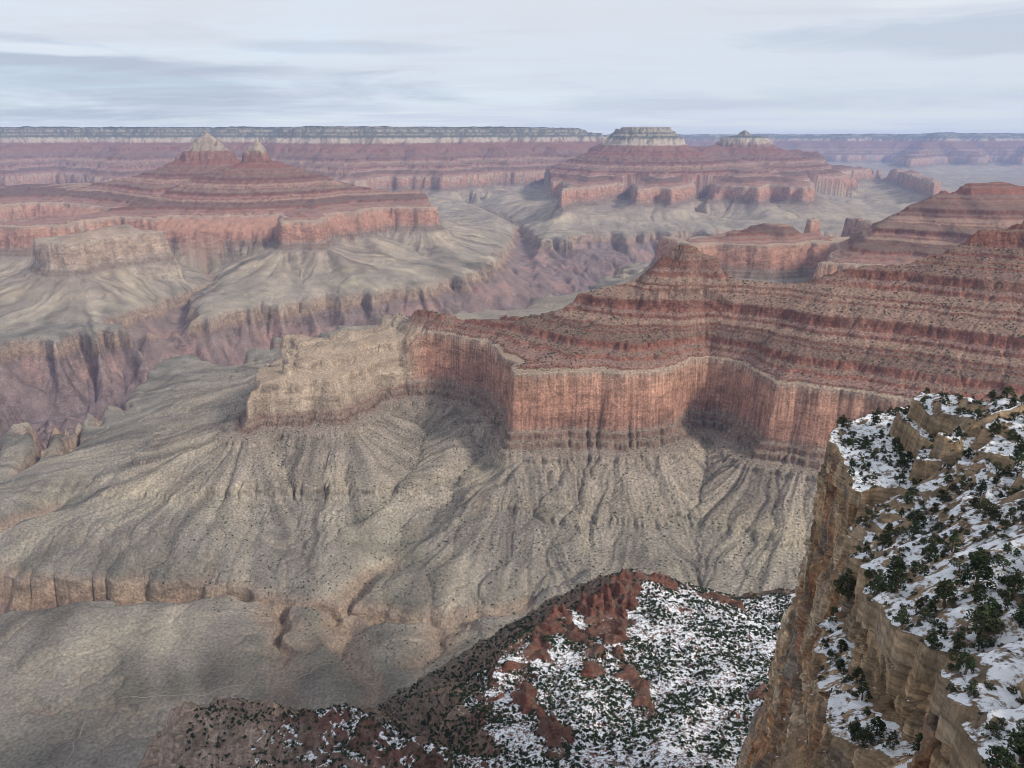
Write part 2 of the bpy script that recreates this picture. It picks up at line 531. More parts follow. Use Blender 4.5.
def erode(S, dx, its, K, amax):
    """running water cuts gullies: steepest descent, drained area, implicit incision"""
    ny, nx = S.shape
    N = ny * nx
    idx = np.arange(N).reshape(ny, nx)
    A = None
    offs = [(-1, 0, 1), (1, 0, 1), (0, -1, 1), (0, 1, 1), (-1, -1, 1.414), (-1, 1, 1.414), (1, -1, 1.414), (1, 1, 1.414)]
    for it in range(its):
        rec = idx.copy()
        best = np.zeros((ny - 2, nx - 2))
        dist = np.ones((ny, nx))
        c = S[1:-1, 1:-1]
        rin = rec[1:-1, 1:-1]
        din = dist[1:-1, 1:-1]
        for dy, dx_, L in offs:
            s = (c - S[1 + dy:ny - 1 + dy, 1 + dx_:nx - 1 + dx_]) / L
            m = s > best
            best[m] = s[m]
            rin[m] = idx[1 + dy:ny - 1 + dy, 1 + dx_:nx - 1 + dx_][m]
            din[m] = L
        order = np.argsort(S.ravel(), kind='stable')
        rl = rec.ravel().tolist()
        ol = order.tolist()
        Al = [1.0] * N
        for i in reversed(ol):
            r = rl[i]
            if r != i:
                Al[r] += Al[i]
        A = np.array(Al)
        F = (K * np.sqrt(np.minimum(A, amax)) / dist.ravel())
        Sr = S.ravel()
        F = F * np.clip((Sr - 1085) / 80, 0.3, 1.0) * np.where((Sr > 1480) & (Sr < 1530), 0.12, np.where(Sr > 1529, 0.4, 1.0))
        Fl = F.tolist()
        Sl = S.ravel().tolist()
        for i in ol:
            r = rl[i]
            if r != i:
                f = Fl[i]
                Sl[i] = (Sl[i] + f * Sl[r]) / (1.0 + f)
        S = np.array(Sl).reshape(ny, nx)
        lap = S[:-2, 1:-1] + S[2:, 1:-1] + S[1:-1, :-2] + S[1:-1, 2:] - 4 * S[1:-1, 1:-1]
        S[1:-1, 1:-1] += 0.03 * lap
    return S, np.log(A.reshape(ny, nx))


class Grid:
    def __init__(s, x0, x1, y0, y1, dx, its, K, amax, scale):
        s.x0, s.y0, s.dx = x0, y0, dx
        xs = np.arange(x0, x1, dx)
        ys = np.arange(y0, y1, dx)
        X, Y = np.meshgrid(xs, ys)
        S, s.own, s.U, s.D = build_S(X, Y, dx, scale)
        s.S, s.A = erode(S, dx, its, K, amax)
        s.nx, s.ny = len(xs), len(ys)
        s.x1, s.y1 = xs[-1], ys[-1]
        print('grid', s.S.shape, round(time.time() - T0, 1))

    def get(s, X, Y):
        u = np.clip((X - s.x0) / s.dx, 0, s.nx - 1.001)
        v = np.clip((Y - s.y0) / s.dx, 0, s.ny - 1.001)
        i = u.astype(int)
        j = v.astype(int)
        fu, fv = u - i, v - j

        def bil(F):
            return (F[j, i] * (1 - fu) + F[j, i + 1] * fu) * (1 - fv) + (F[j + 1, i] * (1 - fu) + F[j + 1, i + 1] * fu) * fv
        return bil(s.S), bil(s.A), bil(s.U), bil(s.D), s.own[np.rint(v).astype(int), np.rint(u).astype(int)]

    def inside(s, X, Y, m):
        e = np.minimum(np.minimum(X - s.x0, s.x1 - X), np.minimum(Y - s.y0, s.y1 - Y))
        return np.clip(e / m, 0, 1)


G1 = Grid(-3200, 2900, 300, 4300, 6.5, 9, 0.04, 300, 1.0)
GB = Grid(-7200, 1200, 3900, 9600, 14, 8, 0.045, 300, 1.7)
G2 = Grid(-16500, 15000, 3200, 21500, 28, 7, 0.05, 300, 3.0)
G3 = Grid(-20000, 36000, 17000, 46000, 110, 5, 0.06, 200, 6.0)


def peak(px, py, Y, rows, sx=1.0):
    x, _, z = at_y(px, py, Y)
    z += float(tilt(Y))
    return (x, Y, [(w * Y / FPX, float(at_y(px, r, Y)[2] + tilt(Y))) for w, r in rows] + [(rows[-1][0] * Y / FPX + 1100, float(at_y(px, rows[-1][1], Y)[2] + tilt(Y)) - 420), (rows[-1][0] * Y / FPX + 1400, 900.0)], sx)


PEAKS = [
    peak(257, 141, 7900, [(0, 138), (2.5, 142), (6, 148), (9, 154), (12, 161), (22, 165), (34, 168)]),
    peak(206, 132, 8700, [(0, 131.5), (4, 135), (9, 141), (13, 149), (21, 153), (25, 160), (36, 165)]),
    peak(745, 130, 14000, [(0, 129.5), (2.5, 131), (6, 135), (22, 138), (26, 146), (38, 150)]),
    peak(685, 245, 2440, [(3, 245), (12, 249), (16, 254), (27, 258), (31, 264)]),
    peak(645, 127, 12500, [(0, 127), (21, 127.3), (23, 131), (31, 137), (35, 143), (46, 150)]),
]


def terrain(X, Y, full=True):
    S = np.zeros(X.shape)
    A = np.zeros(X.shape)
    U = np.zeros(X.shape)
    D = np.full(X.shape, 5000.0)
    own = np.full(X.shape, -1, np.int16)
    w1 = G1.inside(X, Y, 250)
    wb = (1 - w1) * GB.inside(X, Y, 250)
    c2 = G2.inside(X, Y, 500)
    w2 = (1 - w1 - wb) * c2
    w3 = (1 - np.maximum(w1 + wb, c2)) * G3.inside(X, Y, 300)
    tot = w1 + wb + w2 + w3
    w1 = np.where(tot < 1e-4, 1.0, w1)
    tot = np.maximum(tot, 1e-4)
    w1, wb, w2, w3 = np.where(tot < 2e-4, 1.0, w1 / tot), wb / tot, w2 / tot, w3 / tot
    for G, w in ((G1, w1), (GB, wb), (G2, w2), (G3, w3)):
        m = w > 0
        if m.any():
            a, b, u_, d_, o = G.get(X[m], Y[m])
            big = w[m] >= 0.5
            U[m] = np.where(big, u_, U[m])
            D[m] = np.where(big, d_, D[m])
            S[m] += w[m] * a
            A[m] += w[m] * b
            own[m] = np.where(w[m] >= 0.5, o, own[m])
    R = np.hypot(X, Y)
    sc = np.clip(R / 2500, 0.8, 8)
    slope_amt = np.clip((S - 1080) / 80, 0.2, 1)
    if full:
        near = R < 9000
        n = np.zeros(X.shape)
        xs, ys = X[near], Y[near]
        hard = np.where((S[near] > 1478) & (S[near] < 1512), .40, 1.0)
        n[near] = 4.5 * perlin(xs / 70, ys / 70, 3) * hard + 2.6 * perlin(xs / 24, ys / 24, 5) * hard + 1.5 * perlin(xs / 11, ys / 11, 8) * hard
        far = ~near
        n[far] = 10 * perlin(X[far] / 160, Y[far] / 160, 3) + 6 * perlin(X[far] / 75, Y[far] / 75, 5)
        S = S + n * slope_amt * np.where(S < 1060, 3.0, 1.0)
        dl = np.clip(1 - np.abs(fbm(X, Y, 260, 4, 181)) * 9, 0, 1) * (R < 9000) * np.clip((S - 1098) / 6, 0, 1) * np.clip((1200 - S) / 60, 0, 1)
        S = S - 9 * dl
        fl = np.clip((D - 25) / 100, 0, 1) * np.clip((1500 - D) / 900, 0, 1) * np.clip((S - 1106) / 70, 0, 1)
        m = fl > 0
        u, d = U[m], D[m]
        S[m] += 1.35 * fl[m] * (5.0 * (.55 - 2 * np.abs(perlin(u / 36, d / 420, 321))) + 3.6 * (.5 - 2 * np.abs(perlin(u / 15, d / 260, 325))) + 1.6 * perlin(u / 6.5, d / 120, 327))
    zb = T(S)
    pm = pale_mask(X, Y) * ((S > 1449) & (S < 1640))
    m = pm > 0
    zb[m] += pm[m] * (np.interp(S[m] + 2.5 * perlin(X[m] / 40, Y[m] / 40, 171), PALE_K[:, 0], PALE_K[:, 1]) - zb[m])
    m = (S > 1520) & (S < S_ESP)
    cr2 = np.clip(-.12 + .8 * fbm(X[m], Y[m], 170, 3, 155), 0, .55)
    zb[m] += cr2 * (np.interp(S[m], [1520, S_ESP], [T(1520), T(S_ESP)]) - zb[m])
    crumb = np.clip(.35 + .8 * fbm(X, Y, 420, 3, 151) + .9 * fbm(X, Y, 130, 3, 153), 0, .94)
    m = S < 1250
    zb[m] = zb[m] + crumb[m] * (T_soft(S[m]) - zb[m])
    for x0, y0, prof, sx in PEAKS:
        near_pk = y0 < 4000
        if near_pk:
            prof = prof[:-2] + [(prof[-3][0] + 90, prof[-3][1] - 85), (prof[-3][0] + 165, prof[-3][1] - 165), (prof[-3][0] + 166, 900.0)]
        m = (np.abs(X - x0) < 1500) & (np.abs(Y - y0) < 1700)
        if not m.any():
            continue
        ang = 60 * fbm(X[m], Y[m], 170, 3, 161) + 22 * fbm(X[m], Y[m], 45, 2, 166)
        ang = ang * (.35 if near_pk else 1.0)
        r = np.hypot((X[m] - x0) / sx, (Y[m] - y0) * .85)
        r = np.maximum(r + ang * np.clip(r / 120, 0, 1), 0)
        zp = np.interp(r, [q[0] for q in prof], [q[1] for q in prof]) - float(tilt(y0)) + 5 * perlin(X[m] / 35, Y[m] / 35, 163)
        zz = T(Tinv(zp + 9 * perlin(X[m] / 60, Y[m] / 60, 164)))
        zn = .25 * zp + .75 * zz
        if near_pk:
            zn = np.minimum(zn, zb[m] + 45 * np.clip((190 - r) / 90, 0, 1))
        zb[m] = np.maximum(zb[m], zn)
    return zb + tilt(Y), zb, A, own, S, U, D


# ------------------------------------------------------------------ fan mesh of the canyon seen from the rim
def fan():
    NCc, NRc = 150, 2600
    R0, R1 = 620.0, 45500.0
    pxs = np.linspace(-190, 1215, NCc)
    tx = (pxs - 512) / FPX / CP               # roughly x / y on the ground
    lr = np.linspace(math.log(R0), math.log(R1), NRc)
    yy = np.exp(lr)
    Yg = np.repeat(yy[:, None], NCc, 1)
    Xg = Yg * tx[None, :]
    z = terrain(Xg.ravel(), Yg.ravel(), False)[0].reshape(Yg.shape)
    e = np.arctan2(z - CAMZ, np.hypot(Xg, Yg))
    run = np.maximum.accumulate(e, 0)
    vis = np.where(e > run - 0.004, 1.0, 0.05)
    de = np.zeros_like(e)
    de[1:] = np.abs(np.diff(e, axis=0)) * FPX
    rho = de * vis
    rho = np.minimum(rho, 6.0) + 0.10
    # smooth over columns and rows
    def sm(a, w, ax):
        k = np.hanning(2 * w + 3)[1:-1]
        k /= k.sum()
        pad = [(0, 0), (0, 0)]
        pad[ax] = (w, w)
        ap = np.pad(a, pad, mode='edge')
        return np.apply_along_axis(lambda v: np.convolve(v, k, 'valid'), ax, ap)
    rho = sm(sm(rho, 10, 1), 5, 0)
    cdf = np.cumsum(rho, 0)
    cdf /= cdf[-1:]
    NR, NC = 1500, 1500
    q = np.linspace(0, 1, NR)
    rows = np.stack([np.interp(q, cdf[:, c], lr) for c in range(NCc)], 1)
    pc = np.linspace(0, NCc - 1.0001, NC)
    ic = pc.astype(int)
    fc = pc - ic
    rows = rows[:, ic] * (1 - fc) + rows[:, ic + 1] * fc
    t = tx[ic] * (1 - fc) + tx[ic + 1] * fc
    Y = np.exp(rows)
    X = Y * t[None, :]
    z, zb, A, own, S, U, D = terrain(X.ravel(), Y.ravel())
    return X.ravel(), Y.ravel(), z, zb, A, own, S, U, D, NR, NC


PAL = np.array([  # bed elevation, linear rgb
    (690, .150, .125, .125), (800, .185, .140, .135), (950, .215, .155, .140), (1060, .205, .155, .140), (1078, .22, .155, .125),
    (1090, .29, .20, .145), (1130, .32, .24, .175), (1158, .28, .22, .175), (1168, .250, .222, .188),
    (1210, .250, .220, .186), (1247, .260, .227, .188), (1258, .28, .238, .19), (1300, .265, .226, .188), (1350, .26, .212, .172), (1353, .19, .13, .10), (1366, .20, .14, .11),
    (1370, .23, .185, .14), (1376, .19, .12, .095), (1388, .21, .14, .11), (1394, .25, .20, .16), (1397, .29, .160, .12), (1450, .36, .195, .14), (1500, .39, .215, .15), (1545, .37, .215, .155), (1553, .35, .25, .19), (1562, .33, .255, .19),
], float)


def colours(zb, S, X, Y, A, own, U, D):
    rr = random.Random(9)
    pal = [tuple(r) for r in PAL]
    ks = KNOTS
    z_co = Z_CO
    for i in range(len(ks) - 1):
        s0, z0 = ks[i]
        s1, z1 = ks[i + 1]
        if z0 < 1561 or z0 > 2300:
            continue
        g = (z1 - z0) / (s1 - s0)
        zc = 0.5 * (z0 + z1)
        if zc < z_co - 80:
            j = rr.uniform(.78, 1.15)
            if g > 1.5:
                c = (.205 * j, .092 * j, .066 * j)
            else:
                c = (.275 * j, .180 * j * rr.uniform(.92, 1.05), .135 * j)
        elif zc < z_co:
            c = (.225, .120, .090)
        elif zc < z_co + 97:
            c = (.40, .335, .265)
        else:
            c = (.30, .26, .205) if g > 1.5 else (.115, .118, .095)
        e = min(2.0, (z1 - z0) * .2)
        pal.append((z0 + e, *c))
        pal.append((z1 - e, *c))
    pal.append((Z_TOP - 4, .06, .068, .05))
    pal.append((3000, .06, .068, .05))
    pal = np.array(sorted(pal))
    zw = zb + 3.0 * perlin(X / 60, Y / 60, 21) + 1.5 * perlin(X / 17, Y / 17, 22)
    C = np.stack([np.interp(zw, pal[:, 0], pal[:, k]) for k in (1, 2, 3)], 1)
    cr2 = (np.clip(-.12 + .8 * fbm(X, Y, 170, 3, 155), 0, .55) * np.clip((zb - 1565) / 10, 0, 1) * np.clip((1850 - zb) / 20, 0, 1))[:, None] * .75
    C = C * (1 - cr2) + cr2 * np.array([[.255, .172, .130]])
    unit = np.interp(zw, [1555, 1562, 1598, 1602, 1648, 1652, 1688, 1692, 1738, 1742, 1775, 1780, 1850, 1860], [1, 1.12, 1.12, .84, .84, 1.16, 1.16, .82, .82, 1.18, 1.18, .90, .90, 1])
    C = C * unit[:, None] ** np.where(np.hypot(X, Y) > 4000, 1.5, .7)[:, None]
    # broad tints: greener shale, pinker schist, pale bleached limestone at the end of the ridge
    n1 = fbm(X, Y, 300, 4, 31)[:, None]
    n2 = fbm(X, Y, 85, 3, 37)[:, None]
    z_ = zb[:, None]
    shale = np.clip((z_ - 1150) / 15, 0, 1) * np.clip((1350 - z_) / 20, 0, 1)
    C = C * (1 + shale * (0.16 * n1 + 0.14 * n2))
    C = C + shale * np.array([[.026, .024, .004]]) * np.clip(n1 * 1.3, 0, 1)
    sch = np.clip((1075 - z_) / 30, 0, 1)
    C = C * (1 + sch * (0.25 * n2)) + sch * np.array([[.10, .045, .030]]) * np.clip(n1 * 1.6 - .1, 0, 1)
    dl = (np.clip(1 - np.abs(fbm(X, Y, 260, 4, 181)) * 10, 0, 1) * np.clip((zb - 1158) / 6, 0, 1) * np.clip((1225 - zb) / 30, 0, 1))[:, None]
    C = C * (1 - .6 * dl) + .6 * dl * np.array([[.34, .29, .23]])
    flat = np.clip((1215 - zb) / 40, 0, 1)[:, None] * shale
    C = C * (1 - flat * .26 * np.clip(fbm(X, Y, 380, 4, 191)[:, None] * 1.6 + .2, 0, 1) * np.array([[1.0, .96, 1.05]]))
    north = np.clip((Y - 4000) / 600, 0, 1)[:, None] * shale  # far-side shale made lighter and warmer: sunlight put into the colour
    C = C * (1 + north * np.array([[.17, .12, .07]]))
    # rubble and brush gathered along the drainage lines
    ch = np.clip((A[:, None] - 2.3) / 2.6, 0, 1) * shale
    C = C * (1 - ch * .34) + ch * .34 * np.array([[.115, .108, .095]])
    # tongues of darker boulders and paler clay running down the talus
    tg = (np.clip((D - 10) / 60, 0, 1) * np.clip((1700 - D) / 900, 0, 1))[:, None] * shale
    t1 = (perlin(U / 44, D / 500, 331) * 1.1 + perlin(U / 17, D / 300, 333) * .8)[:, None]
    C = C * (1 - tg * .40 * np.clip(-t1, 0, 1)) + tg * np.clip(t1, 0, 1) * np.array([[.085, .068, .046]])
    spk = perlin(X / 5.5, Y / 5.5, 341)[:, None] * (np.hypot(X, Y) < 5000)[:, None]
    C = C * (1 + np.clip(spk, -.8, .8) * np.where(zb > 1215, .40, .16)[:, None])
    white = ((own == 1) & (zb > Z_CO))[:, None]
    C = np.where(white, np.array([[.32, .255, .195]]) * (1 + .3 * n2), C)
    pale = np.maximum(pale_mask(X, Y), (own == 2) * .8) * np.clip((zb - 1375) / 20, 0, 1) * np.clip((1640 - zb) / 30, 0, 1)
    pale = pale[:, None] * .8
    C = C * (1 - pale) + pale * np.array([[.36, .298, .225]]) * (1 + .18 * n2)
    return np.clip(C, 0.01, 0.9)


def rock_material(name, streak=1.0):
    m = bpy.data.materials.new(name)
    m.use_nodes = True
    nt = NT(m.node_tree)
    m.node_tree.nodes.clear()
    geo = nt.node('ShaderNodeNewGeometry')
    P = geo.outputs['Position']
    at = nt.node('ShaderNodeAttribute', attribute_name='rock').outputs['Color']
    nz = nt.node('ShaderNodeSeparateXYZ', {0: geo.outputs['Normal']}).outputs[2]
    steep = nt.maprange(nz, 0.75, 0.35)
    beds = nt.noise(nt.vmath('MULTIPLY', P, (.004, .004, .16)), 1.0, 5, .65)
    streaks = nt.noise(nt.vmath('MULTIPLY', P, (.05, .05, .006)), 1.0, 4, .6)
    grain = nt.noise(P, .16, 5, .7)
    big = nt.noise(P, .012, 4, .6)
    f1 = nt.maprange(beds, .3, .7, .86, 1.13)
    f2 = nt.maprange(streaks, .3, .7, .82, 1.15)
    f3 = nt.maprange(grain, .3, .7, .58, 1.42)
    f4 = nt.maprange(big, .3, .7, .88, 1.12)
    patch = nt.noise(nt.vmath('MULTIPLY', P, (.018, .018, .03)), 1.0, 5, .7, .8)
    cl = nt.math('MULTIPLY', nt.math('MULTIPLY', f1, f2), nt.maprange(patch, .35, .65, .66, 1.36))
    cl = nt.node('ShaderNodeMix', {0: steep, 2: 1.0, 3: cl}).outputs[0]
    f = nt.math('MULTIPLY', nt.math('MULTIPLY', cl, f3), f4)
    fc = nt.node('ShaderNodeCombineXYZ', {0: f, 1: f, 2: f}).outputs[0]
    c = nt.mix(1.0, at, fc, 'MULTIPLY')
    bmp = nt.node('ShaderNodeBump', {'Strength': 0.8, 'Distance': 7.0, 'Height': nt.math('ADD', grain, nt.math('MULTIPLY', streaks, .6))})
    b = nt.node('ShaderNodeBsdfDiffuse', {'Color': c, 'Normal': bmp.outputs[0]})
    o = nt.node('ShaderNodeOutputMaterial')
    nt.l.new(b.outputs[0], o.inputs[0])
    return m


def link_mesh(name, V, F, mat, smooth=True, col=None):
    me = bpy.data.meshes.new(name)
    nv, nf = len(V), len(F)
    k = F.shape[1]
    me.vertices.add(nv)
    me.vertices.foreach_set('co', np.asarray(V, np.float32).ravel())
    me.loops.add(nf * k)
    me.loops.foreach_set('vertex_index', np.asarray(F, np.int32).ravel())
    me.polygons.add(nf)
    me.polygons.foreach_set('loop_start', np.arange(0, nf * k, k, dtype=np.int32))
    me.polygons.foreach_set('loop_total', np.full(nf, k, np.int32))
    if smooth:
        me.polygons.foreach_set('use_smooth', np.ones(nf, bool))
    if col is not None:
        a = me.color_attributes.new('rock', 'FLOAT_COLOR', 'POINT')
        a.data.foreach_set('color', np.concatenate([col, np.ones((nv, 1))], 1).astype(np.float32).ravel())
    me.update(calc_edges=True)
    if mat:
        me.materials.append(mat)
    o = bpy.data.objects.new(name, me)
    COL.objects.link(o)
    return o


def tag(o, label, cat, group=None, kind=None):
    o['label'] = label
    o['category'] = cat
    if group:
        o['group'] = group
    if kind:
        o['kind'] = kind
    return o


ROCK = rock_material('canyon_rock')


def build_canyon():
    X, Y, z, zb, A, own, S, U, D, NR, NC = fan()
    print('fan', round(time.time() - T0, 1))
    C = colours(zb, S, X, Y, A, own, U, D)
    V = np.stack([X, Y, z], 1)
    idx = np.arange(NR * NC).reshape(NR, NC)
    F = np.stack([idx[:-1, :-1].ravel(), idx[:-1, 1:].ravel(), idx[1:, 1:].ravel(), idx[1:, :-1].ravel()], 1)
    fo = own[F[:, 0]]
    names = [
        ([-1], 'ground', 'grey green canyon floor and dark inner gorge below all the buttes', 'canyon floor'),
        ([0], 'ridge', 'long red cliffed ridge with grey talus fans crossing the canyon', 'ridge'),
        ([1, 2], 'butte_terrain', 'pinkish cliffed buttes with two pale pointed peaks across the gorge', 'butte'),
        ([3], 'plateau', 'long flat forested rim closing the far side of the canyon', 'canyon rim'),
        ([4], 'butte_terrain', 'hazy butte with a flat table top and a small spired neighbour', 'butte'),
        ([5, 6], 'plateau', 'palest blue far plateau low under the sky', 'plateau'),
        ([7, 8], 'mesa', 'dark shaded brown mesa just behind the red ridge', 'mesa'),
        ([9], 'butte_terrain', 'small reddish pyramid butte peeping over the red ridge', 'butte'),
    ]
    for ids, nm, lab, cat in names:
        f = F[np.isin(fo, ids)]
        if not len(f):
            continue
        u, inv = np.unique(f.ravel(), return_inverse=True)
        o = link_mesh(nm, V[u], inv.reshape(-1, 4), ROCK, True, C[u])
        tag(o, lab, cat, kind='structure')
    print('canyon', round(time.time() - T0, 1))


build_canyon()


# ------------------------------------------------------------------ river
def build_river():
    V, F = [], []
    pts = []
    for (x0, y0, _), (x1, y1, _) in zip(RIVER_FAR[:-1], RIVER_FAR[1:]):
        for k in range(12):
            t = k / 12
            pts.append((x0 + (x1 - x0) * t, y0 + (y1 - y0) * t))
    for i, (x, y) in enumerate(pts):
        V += [(x - 160, y - 200, 746 + float(tilt(y))), (x + 160, y + 200, 746 + float(tilt(y)))]
        if i:
            F.append((2 * i - 2, 2 * i, 2 * i + 1, 2 * i - 1))
    m = bpy.data.materials.new('river_water')
    m.use_nodes = True
    nt = NT(m.node_tree)
    m.node_tree.nodes.clear()
    P = nt.node('ShaderNodeNewGeometry').outputs['Position']
    n = nt.noise(P, .05, 3, .6)
    c = nt.mix(n, (.05, .085, .06), (.09, .12, .085))
    b = nt.node('ShaderNodeBsdfPrincipled', {'Base Color': c, 'Roughness': 0.3})
    o = nt.node('ShaderNodeOutputMaterial')
    nt.l.new(b.outputs[0], o.inputs[0])
    ob = link_mesh('river', np.array(V), np.array(F), m, False)
    tag(ob, 'narrow green river at the bottom of the dark inner gorge', 'river', kind='structure')


build_river()


# ------------------------------------------------------------------ the near snowy terrain
def tps(pts):
    """thin plate spline through (x, y, z) points"""
    P = np.array(pts, float)
    n = len(P)
    sc = 100.0
    x, y = P[:, 0] / sc, P[:, 1] / sc
    r2 = (x[:, None] - x[None]) ** 2 + (y[:, None] - y[None]) ** 2
    K = np.where(r2 > 0, r2 * np.log(r2 + 1e-12), 0) + 0.05 * np.eye(n)
    Q = np.stack([np.ones(n), x, y], 1)
    M = np.block([[K, Q], [Q.T, np.zeros((3, 3))]])
    w = np.linalg.solve(M, np.concatenate([P[:, 2], np.zeros(3)]))

    def f(X, Y):
        X, Y = X / sc, Y / sc
        o = w[n] + w[n + 1] * X + w[n + 2] * Y
        for i in range(n):
            q = (X - x[i]) ** 2 + (Y - y[i]) ** 2
            o = o + w[i] * q * np.log(q + 1e-12)
        return o
    return f


def pt_y(px, py, Y):
    dx, dy, dz = ray(px, py)
    t = Y / dy
    return (dx * t, Y, CAMZ + dz * t)


SLOPE_EDGE = [(498, 775, 480), (486, 735, 540), (484, 700, 600), (498, 655, 670), (535, 628, 720), (565, 612, 760), (598, 592, 795), (622, 570, 820), (640, 572, 828), (665, 580, 835), (700, 588, 840), (735, 597, 845), (790, 592, 850), (840, 590, 850)]
SLOPE_CTRL = [pt_y(*p) for p in SLOPE_EDGE] + [pt_y(*p) for p in [(560, 768, 475), (640, 768, 465), (720, 768, 460), (780, 768, 455), (560, 690, 600), (640, 680, 620), (720, 690, 590), (780, 700, 570), (650, 630, 710), (740, 640, 690), (800, 640, 690), (600, 640, 690)]]
SLOPE_POLY = [p[:2] for p in [pt_y(*q) for q in SLOPE_EDGE]] + [(520, 900), (520, 300), (-30, 330)]
SLOPE_Z = tps(SLOPE_CTRL)
SPURS = [
    [pt_y(*p) for p in [(500, 790, 455), (470, 768, 480), (430, 748, 510), (385, 738, 540), (350, 722, 565), (310, 708, 590), (285, 716, 605), (262, 735, 615)]],
    [pt_y(*p) for p in [(262, 735, 615), (230, 722, 640), (196, 702, 665), (176, 706, 672), (152, 740, 690), (140, 768, 700)]],
]
RIBS = [([pt_y(*p) for p in [(622, 572, 815), (612, 600, 770), (605, 640, 705)]], 15, 19), ([pt_y(*p) for p in [(636, 574, 822), (655, 580, 825), (668, 592, 815)]], 11, 9), ([pt_y(*p) for p in [(585, 602, 775), (596, 620, 740), (592, 645, 700)]], 12, 11), ([pt_y(*p) for p in [(560, 618, 750), (545, 640, 710), (538, 668, 660)]], 9, 12),
        ([pt_y(*p) for p in [(700, 596, 815), (738, 604, 800)]], 6, 12), ([pt_y(*p) for p in [(560, 615, 745), (575, 640, 700), (590, 680, 630)]], 6, 8),
        ([pt_y(*p) for p in [(520, 700, 590), (545, 720, 550), (560, 750, 500)]], 9, 10), ([pt_y(*p) for p in [(620, 660, 660), (640, 690, 600), (650, 720, 550)]], 5, 7),
        ([pt_y(*p) for p in [(760, 700, 575), (775, 690, 590), (790, 680, 610)]], 6, 7), ([pt_y(*p) for p in [(515, 670, 640), (525, 690, 610)]], 8, 9)]


def slope_z(X, Y):
    wob = 9 * fbm(X, Y, 70, 3, 401) + 5 * fbm(X, Y, 22, 2, 405)
    d = sdf_poly(X + 1.2 * wob, Y + wob, SLOPE_POLY)
    z = SLOPE_Z(np.clip(X, -60, 480), np.clip(Y, 420, 860))
    out = np.maximum(-d, 0)
    z = z - 0.66 * out - 0.0008 * out * out
    z = z + np.clip(out / 40, 0, 1) * (22 * (.45 - np.abs(perlin(X / 95, Y / 95, 461)) * 1.5) + 9 * (.4 - np.abs(perlin(X / 34, Y / 34, 463)) * 1.5))
    z = z - np.clip(1 - np.abs(d) / 9, 0, 1) * 0
    snow = np.clip((d + 56 + 34 * fbm(X, Y, 60, 3, 407)) / 60, 0, 1)
    for i, sp in enumerate(SPURS):
        ds, cz = near_line(X + 0.6 * wob, Y + 0.6 * wob, sp)
        zs_ = cz - 0.80 * np.maximum(ds - 3, 0) - 0.0006 * ds * ds + 11 * (.35 - np.abs(perlin(X / 42, Y / 42, 471)) * 1.5) + 5 * (.35 - np.abs(perlin(X / 15, Y / 15, 473)) * 1.5)
        m = zs_ > z
        snow = np.where(m, (np.clip((50 - ds) / 20, 0, 1) * np.clip(fbm(X, Y, 40, 2, 431) * 2 + 1.25, 0, 1) if i == 0 else 0.0), snow)
        z = np.where(m, zs_, z)
        out = np.where(m, np.minimum(out, ds * .45), out)
    snow = snow * .95
    rib = np.zeros(X.shape)
    rn, rn2 = fbm(X, Y, 26, 3, 481), fbm(X, Y, 33, 3, 485)
    for L, h, w in RIBS:
        dr, _ = near_line(X + 0.9 * wob, Y + 0.9 * wob, L)
        rib = np.maximum(rib, h * np.clip((1.35 + .8 * rn - dr / w) * 1.4, 0, 1) * np.clip(.7 + 1.3 * rn2, .15, 1.5))
    jag = np.clip(.62 + 1.0 * fbm(X, Y, 17, 3, 441), 0, 1.6)
    z = z + rib * (np.round(jag * 4) / 4 * .6 + jag * .4)
    z = z + 5 * fbm(X, Y, 60, 3, 411) + 1.5 * fbm(X, Y, 12, 3, 415)
    # thin broken ledges
    n = fbm(X, Y, 45, 2, 421)
    st = 7.0
    q = z / st + n
    f = q - np.floor(q)
    stepped = (np.floor(q) + np.clip((f - .70) / .30, 0, 1) ** 1.0 + .0) * st - n * st
    k = np.clip(fbm(X, Y, 80, 2, 425) * 1.5 + .15, 0, .75)
    k = np.maximum(k, np.clip(out / 10, 0, 1) * .55)
    z = z * (1 - k) + stepped * k
    return z, snow, rib, out


EDGE = [(62, 40), (66, 80), (80, 107), (89, 139), (92, 163), (106, 200), (124, 244), (135, 272), (146, 310), (155, 345), (164, 361), (184, 379), (200, 385), (236, 345), (300, 305), (420, 285), (420, 40)]


RIM_Y = [p[1] for p in EDGE[:13]] + [425, 470]
RIM_X = [p[0] for p in EDGE[:13]] + [250, 330]
BACK = [(-60, 20), (-60, 330), (150, 372), (184, 379), (200, 385), (236, 345), (300, 305), (420, 285), (420, 20)]


def rim_x(Y):
    z0 = np.zeros_like(Y)
    return np.interp(Y, RIM_Y, RIM_X) + 4.5 * fbm(Y, z0, 46, 3, 501) + 2.2 * fbm(Y, z0, 11, 2, 505) + 1.2 * np.tanh(4 * perlin(Y / 7, z0, 507))


